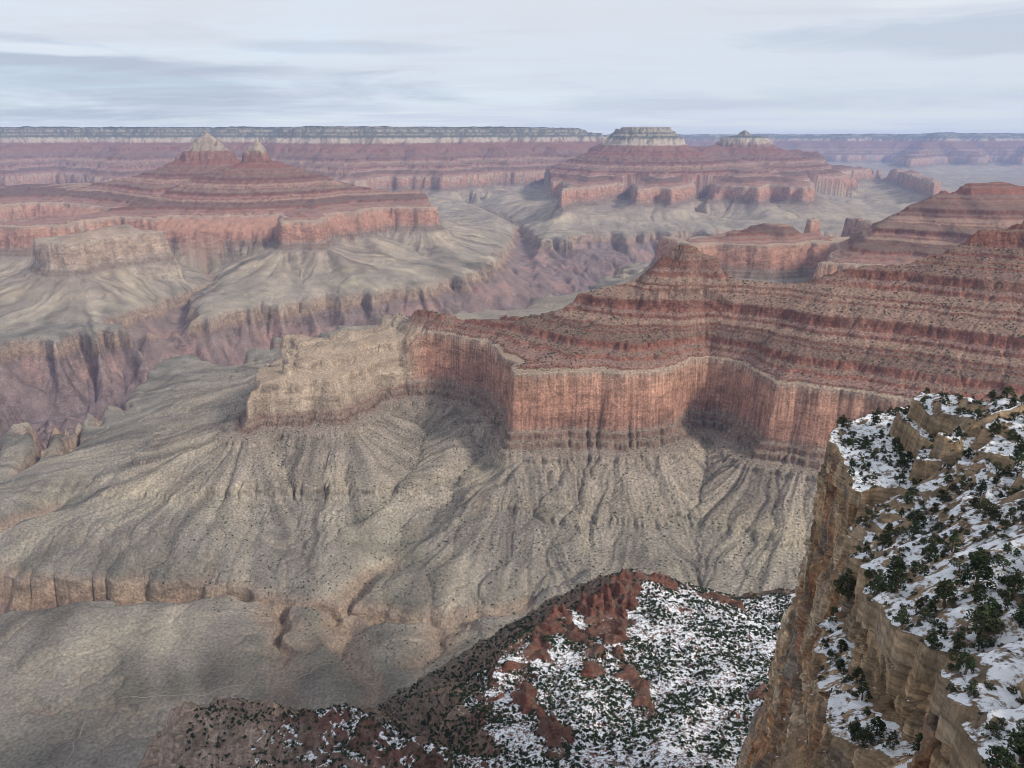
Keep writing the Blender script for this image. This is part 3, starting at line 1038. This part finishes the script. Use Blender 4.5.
def wall_steps(Y):
    """ledge widths and wall heights below the edge, along the cliff"""
    z0 = np.zeros_like(Y)
    lw = np.interp(Y, [40, 110, 195, 235, 258, 470], [17, 15, 8.5, 8, 1.5, 1.5]) * np.clip(1 + .6 * fbm(Y, z0, 40, 2, 551), .3, 2)
    h1 = np.interp(Y, [40, 140, 200, 300], [26, 26, 26, 17]) * (1 + .12 * fbm(Y, z0, 30, 2, 555))
    l2 = np.clip(3.5 + 5 * fbm(Y, z0, 35, 2, 557), .5, 9)
    l3 = np.clip(4.0 + 5 * fbm(Y, z0, 50, 2, 559), .5, 9)
    z0 = z0 + 0
    o = [z0, z0 + .7, .7 + lw]
    a = [z0, h1, h1 + .45 * lw]
    for do, da in ((1.5, 32), (l2, 2.5 + .4 * l2), (2.5, 48), (l3, 3 + .5 * l3), (5, 62), (5 + z0, 8 + z0), (6, 66), (45, 40)):
        o.append(o[-1] + do)
        a.append(a[-1] + da)
    return np.stack(o), np.stack(a)


def near_z(X, Y):
    X, Y = np.asarray(X, float), np.asarray(Y, float)
    wob = 6.0 * fbm(X, Y, 46, 3, 501) + 2.4 * fbm(X, Y, 11, 3, 505)
    wob2 = 6.0 * fbm(X, Y, 46, 3, 511) + 2.0 * fbm(X, Y, 11, 3, 515)
    v = (X - rim_x(Y)) * .94
    db = sdf_poly(X + wob, Y + wob2, BACK)
    d = np.minimum(v, db)
    din = np.maximum(d, 0)
    base = np.interp(Y, [60, 107, 163, 215, 250, 283, 300, 400], [2090, 2076, 2057, 2042, 2028, 2023, 2024, 2026])
    tip = np.clip((Y + 5 * fbm(X, Y, 22, 3, 533) - 281 - .25 * np.maximum(d - 30, 0)) / 2.5, 0, 1)       # the outer bench ends in a small wall
    z_in = base + np.interp(Y, [60, 163, 220, 281], [.46, .5, .6, .80]) * np.minimum(din, 50) + .28 * np.maximum(din - 50, 0)
    b1 = d - 27 + 6 * fbm(X, Y, 26, 3, 531)
    z_tip = 2035 + .12 * np.minimum(din, 27) + 10 * np.clip(b1 / 1.6, 0, 1) + 10 * np.clip((b1 - 6) / 1.6, 0, 1) + .52 * np.maximum(din - 36, 0)
    z = z_in + (z_tip - z_in) * tip
    k = np.clip(fbm(X, Y, 38, 2, 541) * 1.6, 0, 1) * np.clip(d / 6, 0, 1)
    q = z / 6.5 + .5 * fbm(X, Y, 30, 2, 545)
    f = q - np.floor(q)
    z = z + k * 6.5 * (np.clip((f - .72) / .28, 0, 1) - f)
    z = z + np.clip(d / 4, 0, 1) * (1.3 * fbm(X, Y, 16, 3, 521) + .35 * fbm(X, Y, 3.5, 2, 525))
    o = np.maximum(-d, 0)
    O, A_ = wall_steps(Y)
    a = np.zeros(z.shape)
    for i in range(len(O) - 1):
        t = np.clip((o - O[i]) / np.maximum(O[i + 1] - O[i], .01), 0, 1)
        a = a + t * (A_[i + 1] - A_[i])
    z = z - a
    snow = np.clip((d + .2) / .8, 0, 1)
    ledge = ((o > O[1] + .3) & (o < O[2] - .3) & (O[2] - O[1] > 4)).astype(float)
    return z, np.maximum(snow, ledge), d, o


def near_material():
    m = bpy.data.materials.new('snowy_rock')
    m.use_nodes = True
    nt = NT(m.node_tree)
    m.node_tree.nodes.clear()
    geo = nt.node('ShaderNodeNewGeometry')
    P = geo.outputs['Position']
    at = nt.node('ShaderNodeAttribute', attribute_name='rock').outputs['Color']
    sn = nt.node('ShaderNodeAttribute', attribute_name='snow').outputs['Fac']
    nz = nt.node('ShaderNodeSeparateXYZ', {0: geo.outputs['Normal']}).outputs[2]
    beds = nt.noise(nt.vmath('MULTIPLY', P, (.03, .03, .55)), 1.0, 6, .65, .4)
    streaks = nt.noise(nt.vmath('MULTIPLY', P, (.22, .22, .03)), 1.0, 5, .65, .5)
    grain = nt.noise(P, 1.1, 6, .7)
    big = nt.noise(P, .06, 5, .62)
    f = nt.math('MULTIPLY', nt.maprange(beds, .3, .7, .50, 1.38), nt.maprange(streaks, .3, .7, .50, 1.38))
    f = nt.math('MULTIPLY', f, nt.maprange(grain, .3, .7, .7, 1.25))
    fc = nt.node('ShaderNodeCombineXYZ', {0: f, 1: f, 2: f}).outputs[0]
    grey = nt.maprange(big, .50, .62)
    rock = nt.mix(nt.math('MULTIPLY', grey, .65), at, nt.mix(.75, at, (.19, .17, .145)))
    rock = nt.mix(1.0, rock, fc, 'MULTIPLY')
    # snow lies on flat places, broken by soil and scrub
    s1 = nt.noise(P, .22, 6, .70)
    s2 = nt.noise(P, .75, 4, .6)
    sm = nt.math('ADD', nt.math('MULTIPLY', s1, .6), nt.math('MULTIPLY', s2, .4))
    flat = nt.maprange(nz, .55, .85, -.35, .0)
    lev = nt.math('ADD', nt.math('ADD', sm, flat), nt.maprange(sn, 0, 1, -.45, .035))
    mask = nt.maprange(lev, .465, .53)
    soil = nt.mix(nt.maprange(s2, .35, .65), (.105, .072, .052), (.16, .11, .08))
    gnd = nt.mix(nt.maprange(nz, .6, .85), rock, nt.mix(.45, rock, soil))
    c = nt.mix(mask, gnd, (.80, .82, .86))
    h = nt.math('ADD', nt.math('ADD', nt.math('MULTIPLY', streaks, 1.0), nt.math('MULTIPLY', beds, 1.2)), nt.math('MULTIPLY', grain, .5))
    h = nt.math('ADD', h, nt.math('MULTIPLY', mask, .12))
    bmp = nt.node('ShaderNodeBump', {'Strength': .8, 'Distance': 1.6, 'Height': h})
    b = nt.node('ShaderNodeBsdfDiffuse', {'Color': c, 'Normal': bmp.outputs[0]})
    o = nt.node('ShaderNodeOutputMaterial')
    nt.l.new(b.outputs[0], o.inputs[0])
    return m


SNOWY = near_material()


def grid_object(name, X, Y, Z, col, snow):
    ny, nx = X.shape
    idx = np.arange(ny * nx).reshape(ny, nx)
    F = np.stack([idx[:-1, :-1].ravel(), idx[:-1, 1:].ravel(), idx[1:, 1:].ravel(), idx[1:, :-1].ravel()], 1)
    o = link_mesh(name, np.stack([X.ravel(), Y.ravel(), Z.ravel()], 1), F, SNOWY, True, col.reshape(-1, 3))
    a = o.data.attributes.new('snow', 'FLOAT', 'POINT')
    a.data.foreach_set('value', snow.ravel().astype(np.float32))
    return o


def build_slope():
    xs = np.arange(-430, 470, 1.25)
    ys = np.arange(370, 1010, 1.25)
    X, Y = np.meshgrid(xs, ys)
    z, snow, rib, out = slope_z(X, Y)
    n = fbm(X, Y, 50, 3, 451)
    red = np.array([.165, .072, .054])
    brown = np.array([.215, .152, .118])
    pale = np.array([.36, .265, .205])
    k = np.clip(out / 12, 0, 1)[..., None] * (1 - np.clip(rib / 3, 0, 1)[..., None])
    C = red * (1 - k) + brown * k
    far_spur = np.clip((-215 - X) / 25, 0, 1)[..., None] * (Y < 760)[..., None]
    C = C * (1 - far_spur) + pale * far_spur
    grey = np.clip((out - 50) / 60, 0, 1)[..., None]
    C = C + (np.array([.225, .185, .15]) - C) * grey
    snow = snow * np.clip(1 - rib / 9, 0, 1)
    C = C * (1 + .25 * n[..., None])
    o = grid_object('slope_terrain', X, Y, z, C, snow)
    tag(o, 'snow dusted red rock slope dotted with dark scrub below the tan cliff', 'snowy slope', kind='structure')


def build_cliff():
    # wooded top
    ys = np.arange(45, 452, .6)
    v = np.concatenate([[-.25, 0], np.arange(.3, 10, .35), np.arange(10, 190, .7)])
    Yg = np.repeat(ys[:, None], len(v), 1)
    Xg = rim_x(ys)[:, None] + v[None, :]
    z, snow, d, o = near_z(Xg, Yg)
    tan = np.array([.335, .240, .152])
    C = np.ones(z.shape)[..., None] * tan * (1 + .15 * fbm(Xg, Yg, 30, 3, 581)[..., None])
    ob = grid_object('snowfield', Xg, Yg, z, C, snow)
    tag(ob, 'snowy wooded ground on top of the tan cliff', 'snowy ground', kind='structure')
    # the wall: a profile swept along the rim, sampled evenly along its length
    ys = np.arange(45, 440, .5)
    n = 760
    O, A_ = wall_steps(ys)
    O = np.concatenate([np.full((1, len(ys)), -.8), O])
    A_ = np.concatenate([np.full((1, len(ys)), -.05), A_])
    L = np.concatenate([np.zeros((1, len(ys))), np.cumsum(np.hypot(np.diff(O, axis=0), np.diff(A_, axis=0)), 0)])
    xr = rim_x(ys)
    z0, _, _, _ = near_z(xr + .3, ys)
    o = np.zeros((len(ys), n))
    a = np.zeros((len(ys), n))
    st = np.zeros((len(ys), n))
    for i in range(len(ys)):
        q = np.linspace(0, 1, n) ** 1.15 * L[-1, i]
        o[i] = np.interp(q, L[:, i], O[:, i])
        a[i] = np.interp(q, L[:, i], A_[:, i])
        seg = np.diff(A_[:, i]) / np.maximum(np.diff(L[:, i]), 1e-6)
        st[i] = np.interp(q, .5 * (L[1:, i] + L[:-1, i]), seg)
        k = np.searchsorted(L[:, i], q, 'right') - 1
        st[i] = np.clip((seg[np.clip(k, 0, len(seg) - 1)] - .55) / .35, 0, 1)
    ker = np.array([1, 2, 3, 2, 1]) / 9.0
    st = np.apply_along_axis(lambda r_: np.convolve(np.pad(r_, 2, mode='edge'), ker, 'valid'), 1, st)
    Yg = np.repeat(ys[:, None], n, 1)
    z = z0[:, None] - a
    edge = np.clip((a - .15) / 2.0, 0, 1)          # the very top stays with the ground above
    steep = st * edge
    Xg = xr[:, None] - o / .94
    rt = np.random.RandomState(3).rand(4096)
    zq = z + .05 * Yg + 1.0 * perlin(Yg / 50, z / 60, 560)
    # beds of unequal thickness
    cuts = np.cumsum(np.random.RandomState(8).choice([1.2, 2.0, 3.0, 4.5, 7.0], 400, p=[.2, .25, .25, .2, .1])) + 1500

    def blocks(cuts_, w, seed):
        b_ = np.searchsorted(cuts_, zq)
        c_ = np.floor((Yg + 1.5 * perlin(z / 14, Yg / 30, seed + 1)) / w + rt[(b_ * 7 + seed) & 4095] * 5).astype(int)
        return rt[(b_ * 131 + seed * 17) & 4095], rt[(b_ * 131 + c_ * 53 + seed * 29) & 4095]
    ba, ca = blocks(cuts[::5], 17.0, 2)
    bb_, cb = blocks(cuts, 7.0, 5)
    bc, cc = blocks(np.arange(1500, 2200, .75), 2.6, 9)
    big = 3.8 * fbm(Yg + .12 * z, z * .22, 38, 3, 591)
    crack = np.clip(.16 - np.abs(perlin(Yg / 17 + .35 * perlin(z / 30, Yg / 50, 593), z / 150, 592)), 0, 1) * 26
    crack2 = np.clip(.12 - np.abs(perlin(Yg / 6.5 + .3 * perlin(z / 18, Yg / 40, 594), z / 50, 598)), 0, 1) * 12
    chunk = 3.0 * (ba - .5) + 4.2 * (ca - .5) ** 3 * 4 + 1.9 * (bb_ - .5) + 1.5 * (cb - .5) + .45 * (bc - .5) + .35 * (cc - .5)
    Xd = Xg - steep * (chunk + big - crack - crack2) + (1 - steep) * .5 * edge * fbm(Xg, Yg, 6, 2, 596)
    zd = z + (1 - st) * edge * (.9 * fbm(Xg, Yg, 9, 3, 579))
    nn = fbm(Yg, z, 30, 3, 581)[..., None]
    tan = np.array([.40, .275, .165])
    ochre = np.array([.35, .195, .100])
    redr = np.array([.225, .095, .060])
    cream, slate, rust = np.array([.46, .365, .255]), np.array([.185, .170, .152]), np.array([.30, .140, .070])
    zz = (z + 7 * nn[..., 0])[..., None]
    C = tan + (ochre - tan) * np.clip((2006 - zz) / 30, 0, 1) * np.clip(.6 + nn, 0, 1)
    C = C + (redr - C) * np.clip((1875 - zz) / 40, 0, 1)
    C = C + (cream - C) * (steep * np.clip((ca - .62) * 3, 0, .8))[..., None]
    C = C + (slate - C) * (steep * np.clip(fbm(Yg + .25 * z, z * .25, 13, 3, 597) * 1.7 - .25, 0, .7))[..., None]
    C = C + (rust - C) * (steep * np.clip(fbm(Yg - .2 * z, z * .3, 20, 3, 599) * 1.8 - .2, 0, .8))[..., None]
    tint = 1 + steep * (.30 * (ca - .5) + .45 * (bb_ - .5) + .30 * (cb - .5) + .35 * (bc - .5) + .15 * (cc - .5))
    C = C * tint[..., None]
    lw = O[3] - O[2]
    ledge = (o > O[2][:, None] + .3) & (o < O[3][:, None] - .3) & (lw[:, None] > 4)
    snow = np.where(ledge, 1.0, .72)
    ob = grid_object('cliff', Xd, Yg, zd, C, snow)
    ob.data.polygons.foreach_set('use_smooth', np.zeros(len(ob.data.polygons), bool))
    tag(ob, 'steep tan cliff of broken ledges dropping from the snowy top into the canyon', 'cliff', kind='structure')


def build_paths():
    m = bpy.data.materials.new('trodden_earth')
    m.use_nodes = True
    nt = NT(m.node_tree)
    m.node_tree.nodes.clear()
    P = nt.node('ShaderNodeNewGeometry').outputs['Position']
    c = nt.mix(nt.noise(P, .1, 3), (.26, .23, .18), (.33, .285, .225))
    b = nt.node('ShaderNodeBsdfDiffuse', {'Color': c})
    o = nt.node('ShaderNodeOutputMaterial')
    nt.l.new(b.outputs[0], o.inputs[0])
    tracks = [
        ([(330, 664), (300, 676), (268, 684), (235, 690), (205, 698), (175, 697), (140, 700), (110, 704), (92, 712), (82, 728), (76, 750), (60, 775)], 'pale winding footpath over the flat bench in the lower part of the canyon'),
        ([(40, 532), (52, 515), (60, 496), (78, 482), (100, 474), (128, 466), (146, 458), (166, 454)], 'faint pale footpath crossing the grey slope below the pale promontory'),
    ]
    for tr, lab in tracks:
        pts = [at_z(x, y, 1168) for x, y in tr]
        fine = []
        for (x0, y0), (x1, y1) in zip(pts[:-1], pts[1:]):
            for k in range(14):
                t = k / 14
                fine.append((x0 + (x1 - x0) * t, y0 + (y1 - y0) * t))
        Q = np.array(fine)
        Q = Q + 7 * np.stack([fbm(Q[:, 0], Q[:, 1], 45, 2, 701), fbm(Q[:, 0], Q[:, 1], 45, 2, 705)], 1)
        tg = np.gradient(Q, axis=0)
        nr = np.stack([-tg[:, 1], tg[:, 0]], 1) / np.linalg.norm(tg, axis=1, keepdims=True)
        wv = (.75 + .35 * perlin(Q[:, 0] / 20, Q[:, 1] / 20, 709))[:, None]
        L, R_ = Q - nr * wv, Q + nr * wv
        V = np.stack([L, R_], 1).reshape(-1, 2)
        z = np.maximum(terrain(V[:, 0], V[:, 1])[0], 0)
        z = np.repeat(z.reshape(-1, 2).max(1), 2) + 0.6
        n = len(Q)
        F = np.array([(2 * i, 2 * i + 1, 2 * i + 3, 2 * i + 2) for i in range(n - 1)])
        tag(link_mesh('path', np.concatenate([V, z[:, None]], 1), F, m, False), lab, 'path', kind='structure')


build_paths()
build_slope()
build_cliff()
print('near', round(time.time() - T0, 1))


# ------------------------------------------------------------------ plants
def leaf_material(name, a, b):
    m = bpy.data.materials.new(name)
    m.use_nodes = True
    nt = NT(m.node_tree)
    m.node_tree.nodes.clear()
    P = nt.node('ShaderNodeNewGeometry').outputs['Position']
    oi = nt.node('ShaderNodeObjectInfo').outputs['Random']
    n = nt.noise(P, .9, 3, .6)
    c = nt.mix(nt.maprange(n, .3, .7), a, b)
    k = nt.maprange(oi, 0, 1, .65, 1.4)
    c = nt.mix(1.0, c, nt.node('ShaderNodeCombineXYZ', {0: nt.math('MULTIPLY', k, nt.maprange(nt.math('FRACT', nt.math('MULTIPLY', oi, 7.3)), 0, 1, .9, 1.25)), 1: k, 2: k}).outputs[0], 'MULTIPLY')
    d = nt.node('ShaderNodeBsdfDiffuse', {'Color': c})
    o = nt.node('ShaderNodeOutputMaterial')
    nt.l.new(d.outputs[0], o.inputs[0])
    return m


LEAF = leaf_material('pine_needles', (.030, .045, .024), (.062, .078, .040))
SCRUB = leaf_material('scrub_leaves', (.050, .052, .038), (.095, .085, .062))
BARK = leaf_material('bark', (.09, .065, .05), (.14, .11, .085))


def leaf_cloud(rng, centres, radii, per, size):
    """many small leaf faces spread through clumps"""
    V, F = [], []
    for c, r in zip(centres, radii):
        for _ in range(per):
            dvec = rng.normal(size=3)
            dvec /= np.linalg.norm(dvec) + 1e-9
            p = c + dvec * r * rng.uniform(.35, 1.0) * np.array([1, 1, .8])
            u = rng.normal(size=3)
            u /= np.linalg.norm(u)
            w = np.cross(u, rng.normal(size=3))
            w /= np.linalg.norm(w) + 1e-9
            s = size * rng.uniform(.6, 1.3)
            k = len(V)
            V += [p - u * s, p + w * s * .6, p + u * s, p - w * s * .6]
            F.append((k, k + 1, k + 2, k + 3))
    return np.array(V), np.array(F)


def crown_mesh(seed, kind):
    rng = np.random.default_rng(seed)
    C, R = [], []
    if kind == 'pine':                      # rounded cone, unit height
        for i in range(26):
            h = rng.uniform(.14, .97)
            rad = .36 * (1 - h) ** .7 + .03
            a = rng.uniform(0, 6.28)
            q = rad * math.sqrt(rng.uniform(.1, 1))
            C.append(np.array([q * math.cos(a), q * math.sin(a), h]))
            R.append(rng.uniform(.09, .15))
        return leaf_cloud(rng, C, R, 26, .045)
    for i in range(18):                     # low spreading juniper
        h = rng.uniform(.12, .85)
        rad = .52 * math.sqrt(max(0, 1 - (h - .35) ** 2 / .36))
        a = rng.uniform(0, 6.28)
        q = rad * math.sqrt(rng.uniform(.1, 1))
        C.append(np.array([q * math.cos(a), q * math.sin(a), h]))
        R.append(rng.uniform(.12, .2))
    return leaf_cloud(rng, C, R, 26, .055)


def trunk_mesh(seed, h):
    rng = np.random.default_rng(seed)
    V, F = [], []
    def tube(p0, p1, r0, r1):
        p0, p1 = np.array(p0, float), np.array(p1, float)
        ax = (p1 - p0) / np.linalg.norm(p1 - p0)
        u = np.cross(ax, [.3, .9, .1]); u /= np.linalg.norm(u)
        w = np.cross(ax, u)
        k = len(V)
        for p, r in ((p0, r0), (p1, r1)):
            for i in range(6):
                a = i * math.pi / 3
                V.append(p + r * (u * math.cos(a) + w * math.sin(a)))
        for i in range(6):
            j = (i + 1) % 6
            F.append((k + i, k + j, k + 6 + j, k + 6 + i))
    tube((0, 0, -.08), (.02, .01, .35 * h), .045, .034)
    tube((.02, .01, .35 * h), (0, .02, .85 * h), .034, .010)
    for i in range(6):
        z0 = rng.uniform(.15, .6) * h
        a = rng.uniform(0, 6.28)
        tube((.01, .01, z0), (.24 * math.cos(a), .24 * math.sin(a), z0 + .14), .017, .006)
    return np.array(V), np.array(F)


def mesh_only(name, V, F, mat):
    o = link_mesh(name, V, F, mat, False)
    me = o.data
    bpy.data.objects.remove(o)
    return me


TREE_KINDS = []
for i in range(7):
    kind = 'pine' if i % 7 in (0, 1, 2, 4, 5) else 'juniper'
    TREE_KINDS.append((kind, mesh_only('crown', *crown_mesh(20 + i, kind), LEAF), mesh_only('trunk', *trunk_mesh(40 + i, 1.0 if kind == 'pine' else .8), BARK)))


def plant_tree(k, x, y, z, h, wid, rot, label, group):
    kind, cm, tm = TREE_KINDS[k]
    r = bpy.data.objects.new('pinyon_pine' if kind == 'pine' else 'juniper_tree', None)
    r.empty_display_size = .5
    r.location = (x, y, z - .15)
    r.rotation_euler = (0, 0, rot)
    r.scale = (h * wid, h * wid, h)
    COL.objects.link(r)
    tag(r, label, 'pine tree' if kind == 'pine' else 'juniper tree', group)
    for nm, me in (('trunk', tm), ('crown', cm)):
        c = bpy.data.objects.new(nm, me)
        c.parent = r
        COL.objects.link(c)


def project(x, y, z):
    h = CAMZ - z
    t = y * CP + h * SP
    return 512 + FPX * x / t, 384 - FPX * (y * SP - h * CP) / t, t


def hit(px, py, zf, t0, t1):
    dx, dy, dz = ray(px, py)
    t = np.arange(t0, t1, .5)
    below = (CAMZ + dz * t) < zf(dx * t, dy * t)[0]
    i = int(np.argmax(below))
    if not below[i]:
        return None
    return dx * t[i], dy * t[i], CAMZ + dz * t[i], t[i]


def build_trees():
    rng = np.random.default_rng(77)
    placed = []
    special = [
        (978, 640, 36, 'largest dark pinyon, broad and round, low on the snow slope above the cliff band', 'pine'),
        (976, 592, 34, 'tall upright pinyon on open snow just uphill of the largest round one', 'pine'),
        (944, 606, 26, 'dark bushy pinyon beside the biggest clean patch of snow', 'pine'),
        (893, 580, 24, 'dark pinyon at the snow edge right above the tan block cliff', 'pine'),
        (846, 606, 30, 'lone dense dark tree on the small ledge beneath the tan block cliff', 'pine'),
        (1012, 600, 25, 'mid sized pinyon by the frame edge, beside the two tall ones', 'pine'),
    ]
    for px, py, hp, lab, kd in special:
        g = hit(px, py, near_z, 60, 520)
        if g is None:
            continue
        x, y, z, t = g
        plant_tree(rng.integers(0, 2), x, y, float(near_z(np.array([x]), np.array([y]))[0][0]), hp / FPX * t * 1.12, 1.25, rng.uniform(0, 6), lab, None)
        placed.append((x, y, 2.0))
    # the rest stand at random, thicker in hollows
    n = 5200
    X = rng.uniform(70, 330, n)
    Y = rng.uniform(75, 400, n)
    z, snow, d, o = near_z(X, Y)
    px, py, t = project(X, Y, z)
    sl = (near_z(X + 1.0, Y)[0] - z) ** 2 + (near_z(X, Y + 1.0)[0] - z) ** 2
    dens = np.clip(.55 + .8 * fbm(X, Y, 28, 2, 601), .05, 1)
    ok = (px > 815) & (px < 1045) & (py < 790) & (py > 355) & (snow > .5) & (sl < 1.1) & (rng.uniform(0, 1, n) < dens)
    cand = [(X[i], Y[i], z[i], t[i], d[i]) for i in np.nonzero(ok)[0]]
    groups = {
        'tip': ('trees on the far snowy tip of the promontory', 'small dark %s among many on the snowy far tip of the promontory'),
        'slope': ('trees on the snow slope above the cliff band', 'dark green %s scattered on the snow slope above the cliff band'),
        'ledge': ('trees on the narrow ledge under the cliff band', 'dark %s on the narrow snowy ledge under the tan cliff band'),
    }
    cnt = 0
    shrubs = []
    for x, y, zz, tt, dd in cand:
        h = 2.3 + 4.6 * rng.uniform(0, 1) ** 1.6
        if any((x - a) ** 2 + (y - b) ** 2 < (r + .33 * h) ** 2 for a, b, r in placed):
            shrubs.append((x, y, zz))
            continue
        if cnt >= 285:
            shrubs.append((x, y, zz))
            continue
        zone = 'ledge' if dd < 0 else ('tip' if y > 255 else 'slope')
        k = int(rng.integers(0, len(TREE_KINDS)))
        g, lab = groups[zone]
        kd = TREE_KINDS[k][0]
        nm = 'pinyon pine' if kd == 'pine' else 'juniper'
        plant_tree(k, x, y, zz, h if kd == 'pine' else h * .7, rng.uniform(1.0, 1.5), rng.uniform(0, 6.28), lab % nm, g + (' (pinyons)' if kd == 'pine' else ' (junipers)'))
        placed.append((x, y, .30 * h))
        cnt += 1
    print('trees', cnt, 'shrub spots', len(shrubs))
    return shrubs


def clumps_object(name, pts, sizes, mat, leaves, leafsize, seed, label, cat):
    """thousands of bushes too many to count, one mesh"""
    rng = np.random.default_rng(seed)
    n = len(pts)
    P = np.repeat(np.asarray(pts)[:, None, :], leaves, 1)
    S = np.asarray(sizes)[:, None, None]
    dv = rng.normal(size=(n, leaves, 3))
    dv /= np.linalg.norm(dv, axis=2, keepdims=True)
    dv[..., 2] = np.abs(dv[..., 2]) * 1.2
    c = P + dv * S * rng.uniform(.3, 1, (n, leaves, 1)) * .5
    u = rng.normal(size=(n, leaves, 3))
    u /= np.linalg.norm(u, axis=2, keepdims=True)
    w = np.cross(u, rng.normal(size=(n, leaves, 3)))
    w /= np.linalg.norm(w, axis=2, keepdims=True) + 1e-9
    s = S * leafsize * rng.uniform(.6, 1.4, (n, leaves, 1))
    V = np.stack([c - u * s, c + w * s * .7, c + u * s, c - w * s * .7], 2).reshape(-1, 3)
    F = np.arange(len(V)).reshape(-1, 4)
    o = link_mesh(name, V, F, mat, False)
    tag(o, label, cat, kind='stuff')


def build_scrub(spots):
    rng = np.random.default_rng(5)
    # low scrub between the near trees
    n = 9000
    X, Y = rng.uniform(70, 330, n), rng.uniform(75, 400, n)
    z, snow, d, o = near_z(X, Y)
    px, py, t = project(X, Y, z)
    dens = np.clip(.5 + .9 * fbm(X, Y, 18, 2, 611), .05, 1)
    ok = (px > 800) & (px < 1060) & (py < 800) & (snow > .3) & (rng.uniform(0, 1, n) < dens)
    pts = np.stack([X[ok], Y[ok], z[ok]], 1)
    if spots:
        pts = np.concatenate([pts, np.array(spots)])
    clumps_object('scrub', pts, rng.uniform(.7, 2.6, len(pts)), SCRUB, 40, .16, 1, 'low grey brown scrub showing through the snow on the promontory', 'scrub')
    # trees and scrub on the red slope below
    n = 60000
    X, Y = rng.uniform(-330, 420, n), rng.uniform(400, 900, n)
    z, snow, rib, out = slope_z(X, Y)
    px, py, t = project(X, Y, z)
    dens = np.clip(.66 + .9 * fbm(X, Y, 45, 3, 621), .05, 1) * np.where(snow > .3, 1, .45)
    ok = (px > -20) & (px < 860) & (py < 790) & (rib < 2) & (rng.uniform(0, 1, n) < dens)
    pts = np.stack([X[ok], Y[ok], z[ok]], 1)
    print('slope scrub', len(pts))
    clumps_object('scrub', pts, rng.uniform(.7, 1.6, len(pts)) ** 2 * 1.6, LEAF, 24, .24, 2, 'thousands of dark bushes and small trees over the snowy red slope', 'scrub')
    # specks of brush on the ridge and the talus beyond
    n = 110000
    X, Y = rng.uniform(-900, 1700, n), rng.uniform(1300, 2900, n)
    zt, zb, A, own, S, U, D = terrain(X, Y)
    p = np.where(zb > 1560, .42, np.where(zb > 1400, .0, .13 + .2 * np.clip((A - 2.5) / 3, 0, 1)))
    g = np.abs(terrain(X + 2, Y)[0] - zt) + np.abs(terrain(X, Y + 2)[0] - zt)
    dens = np.clip(.6 + .8 * fbm(X, Y, 90, 2, 631), .1, 1)
    ok = (rng.uniform(0, 1, n) < p * dens) & (g < 3.2) & (own == 0)
    pts = np.stack([X[ok], Y[ok], zt[ok]], 1)
    print('ridge scrub', len(pts))
    clumps_object('scrub', pts, rng.uniform(2.0, 5.0, len(pts)), LEAF, 9, .36, 3, 'tiny dark specks of brush over the slopes of the red ridge', 'scrub')


build_scrub(build_trees())
print('plants', round(time.time() - T0, 1))


def haze():
    lo, hi = 640.0, 2470.0
    xs, ys = (-48000, 60000), (-3000, 52000)
    V = [(x, y, z) for x in xs for y in ys for z in (lo, hi)]
    F = np.array([(0, 1, 3, 2), (4, 6, 7, 5), (0, 4, 5, 1), (2, 3, 7, 6), (0, 2, 6, 4), (1, 5, 7, 3)])
    m = bpy.data.materials.new('haze')
    m.use_nodes = True
    nt = NT(m.node_tree)
    m.node_tree.nodes.clear()
    v = nt.node('ShaderNodeVolumePrincipled', {'Color': (*HAZE_COLOR, 1), 'Density': HAZE_DENSITY, 'Anisotropy': 0.0})
    o = nt.node('ShaderNodeOutputMaterial')
    nt.l.new(v.outputs[0], o.inputs['Volume'])
    ob = link_mesh('haze', np.array(V, float), F, m, False)
    tag(ob, 'thin blue haze filling the whole canyon air', 'haze', kind='stuff')


haze()
print('done', round(time.time() - T0, 1))
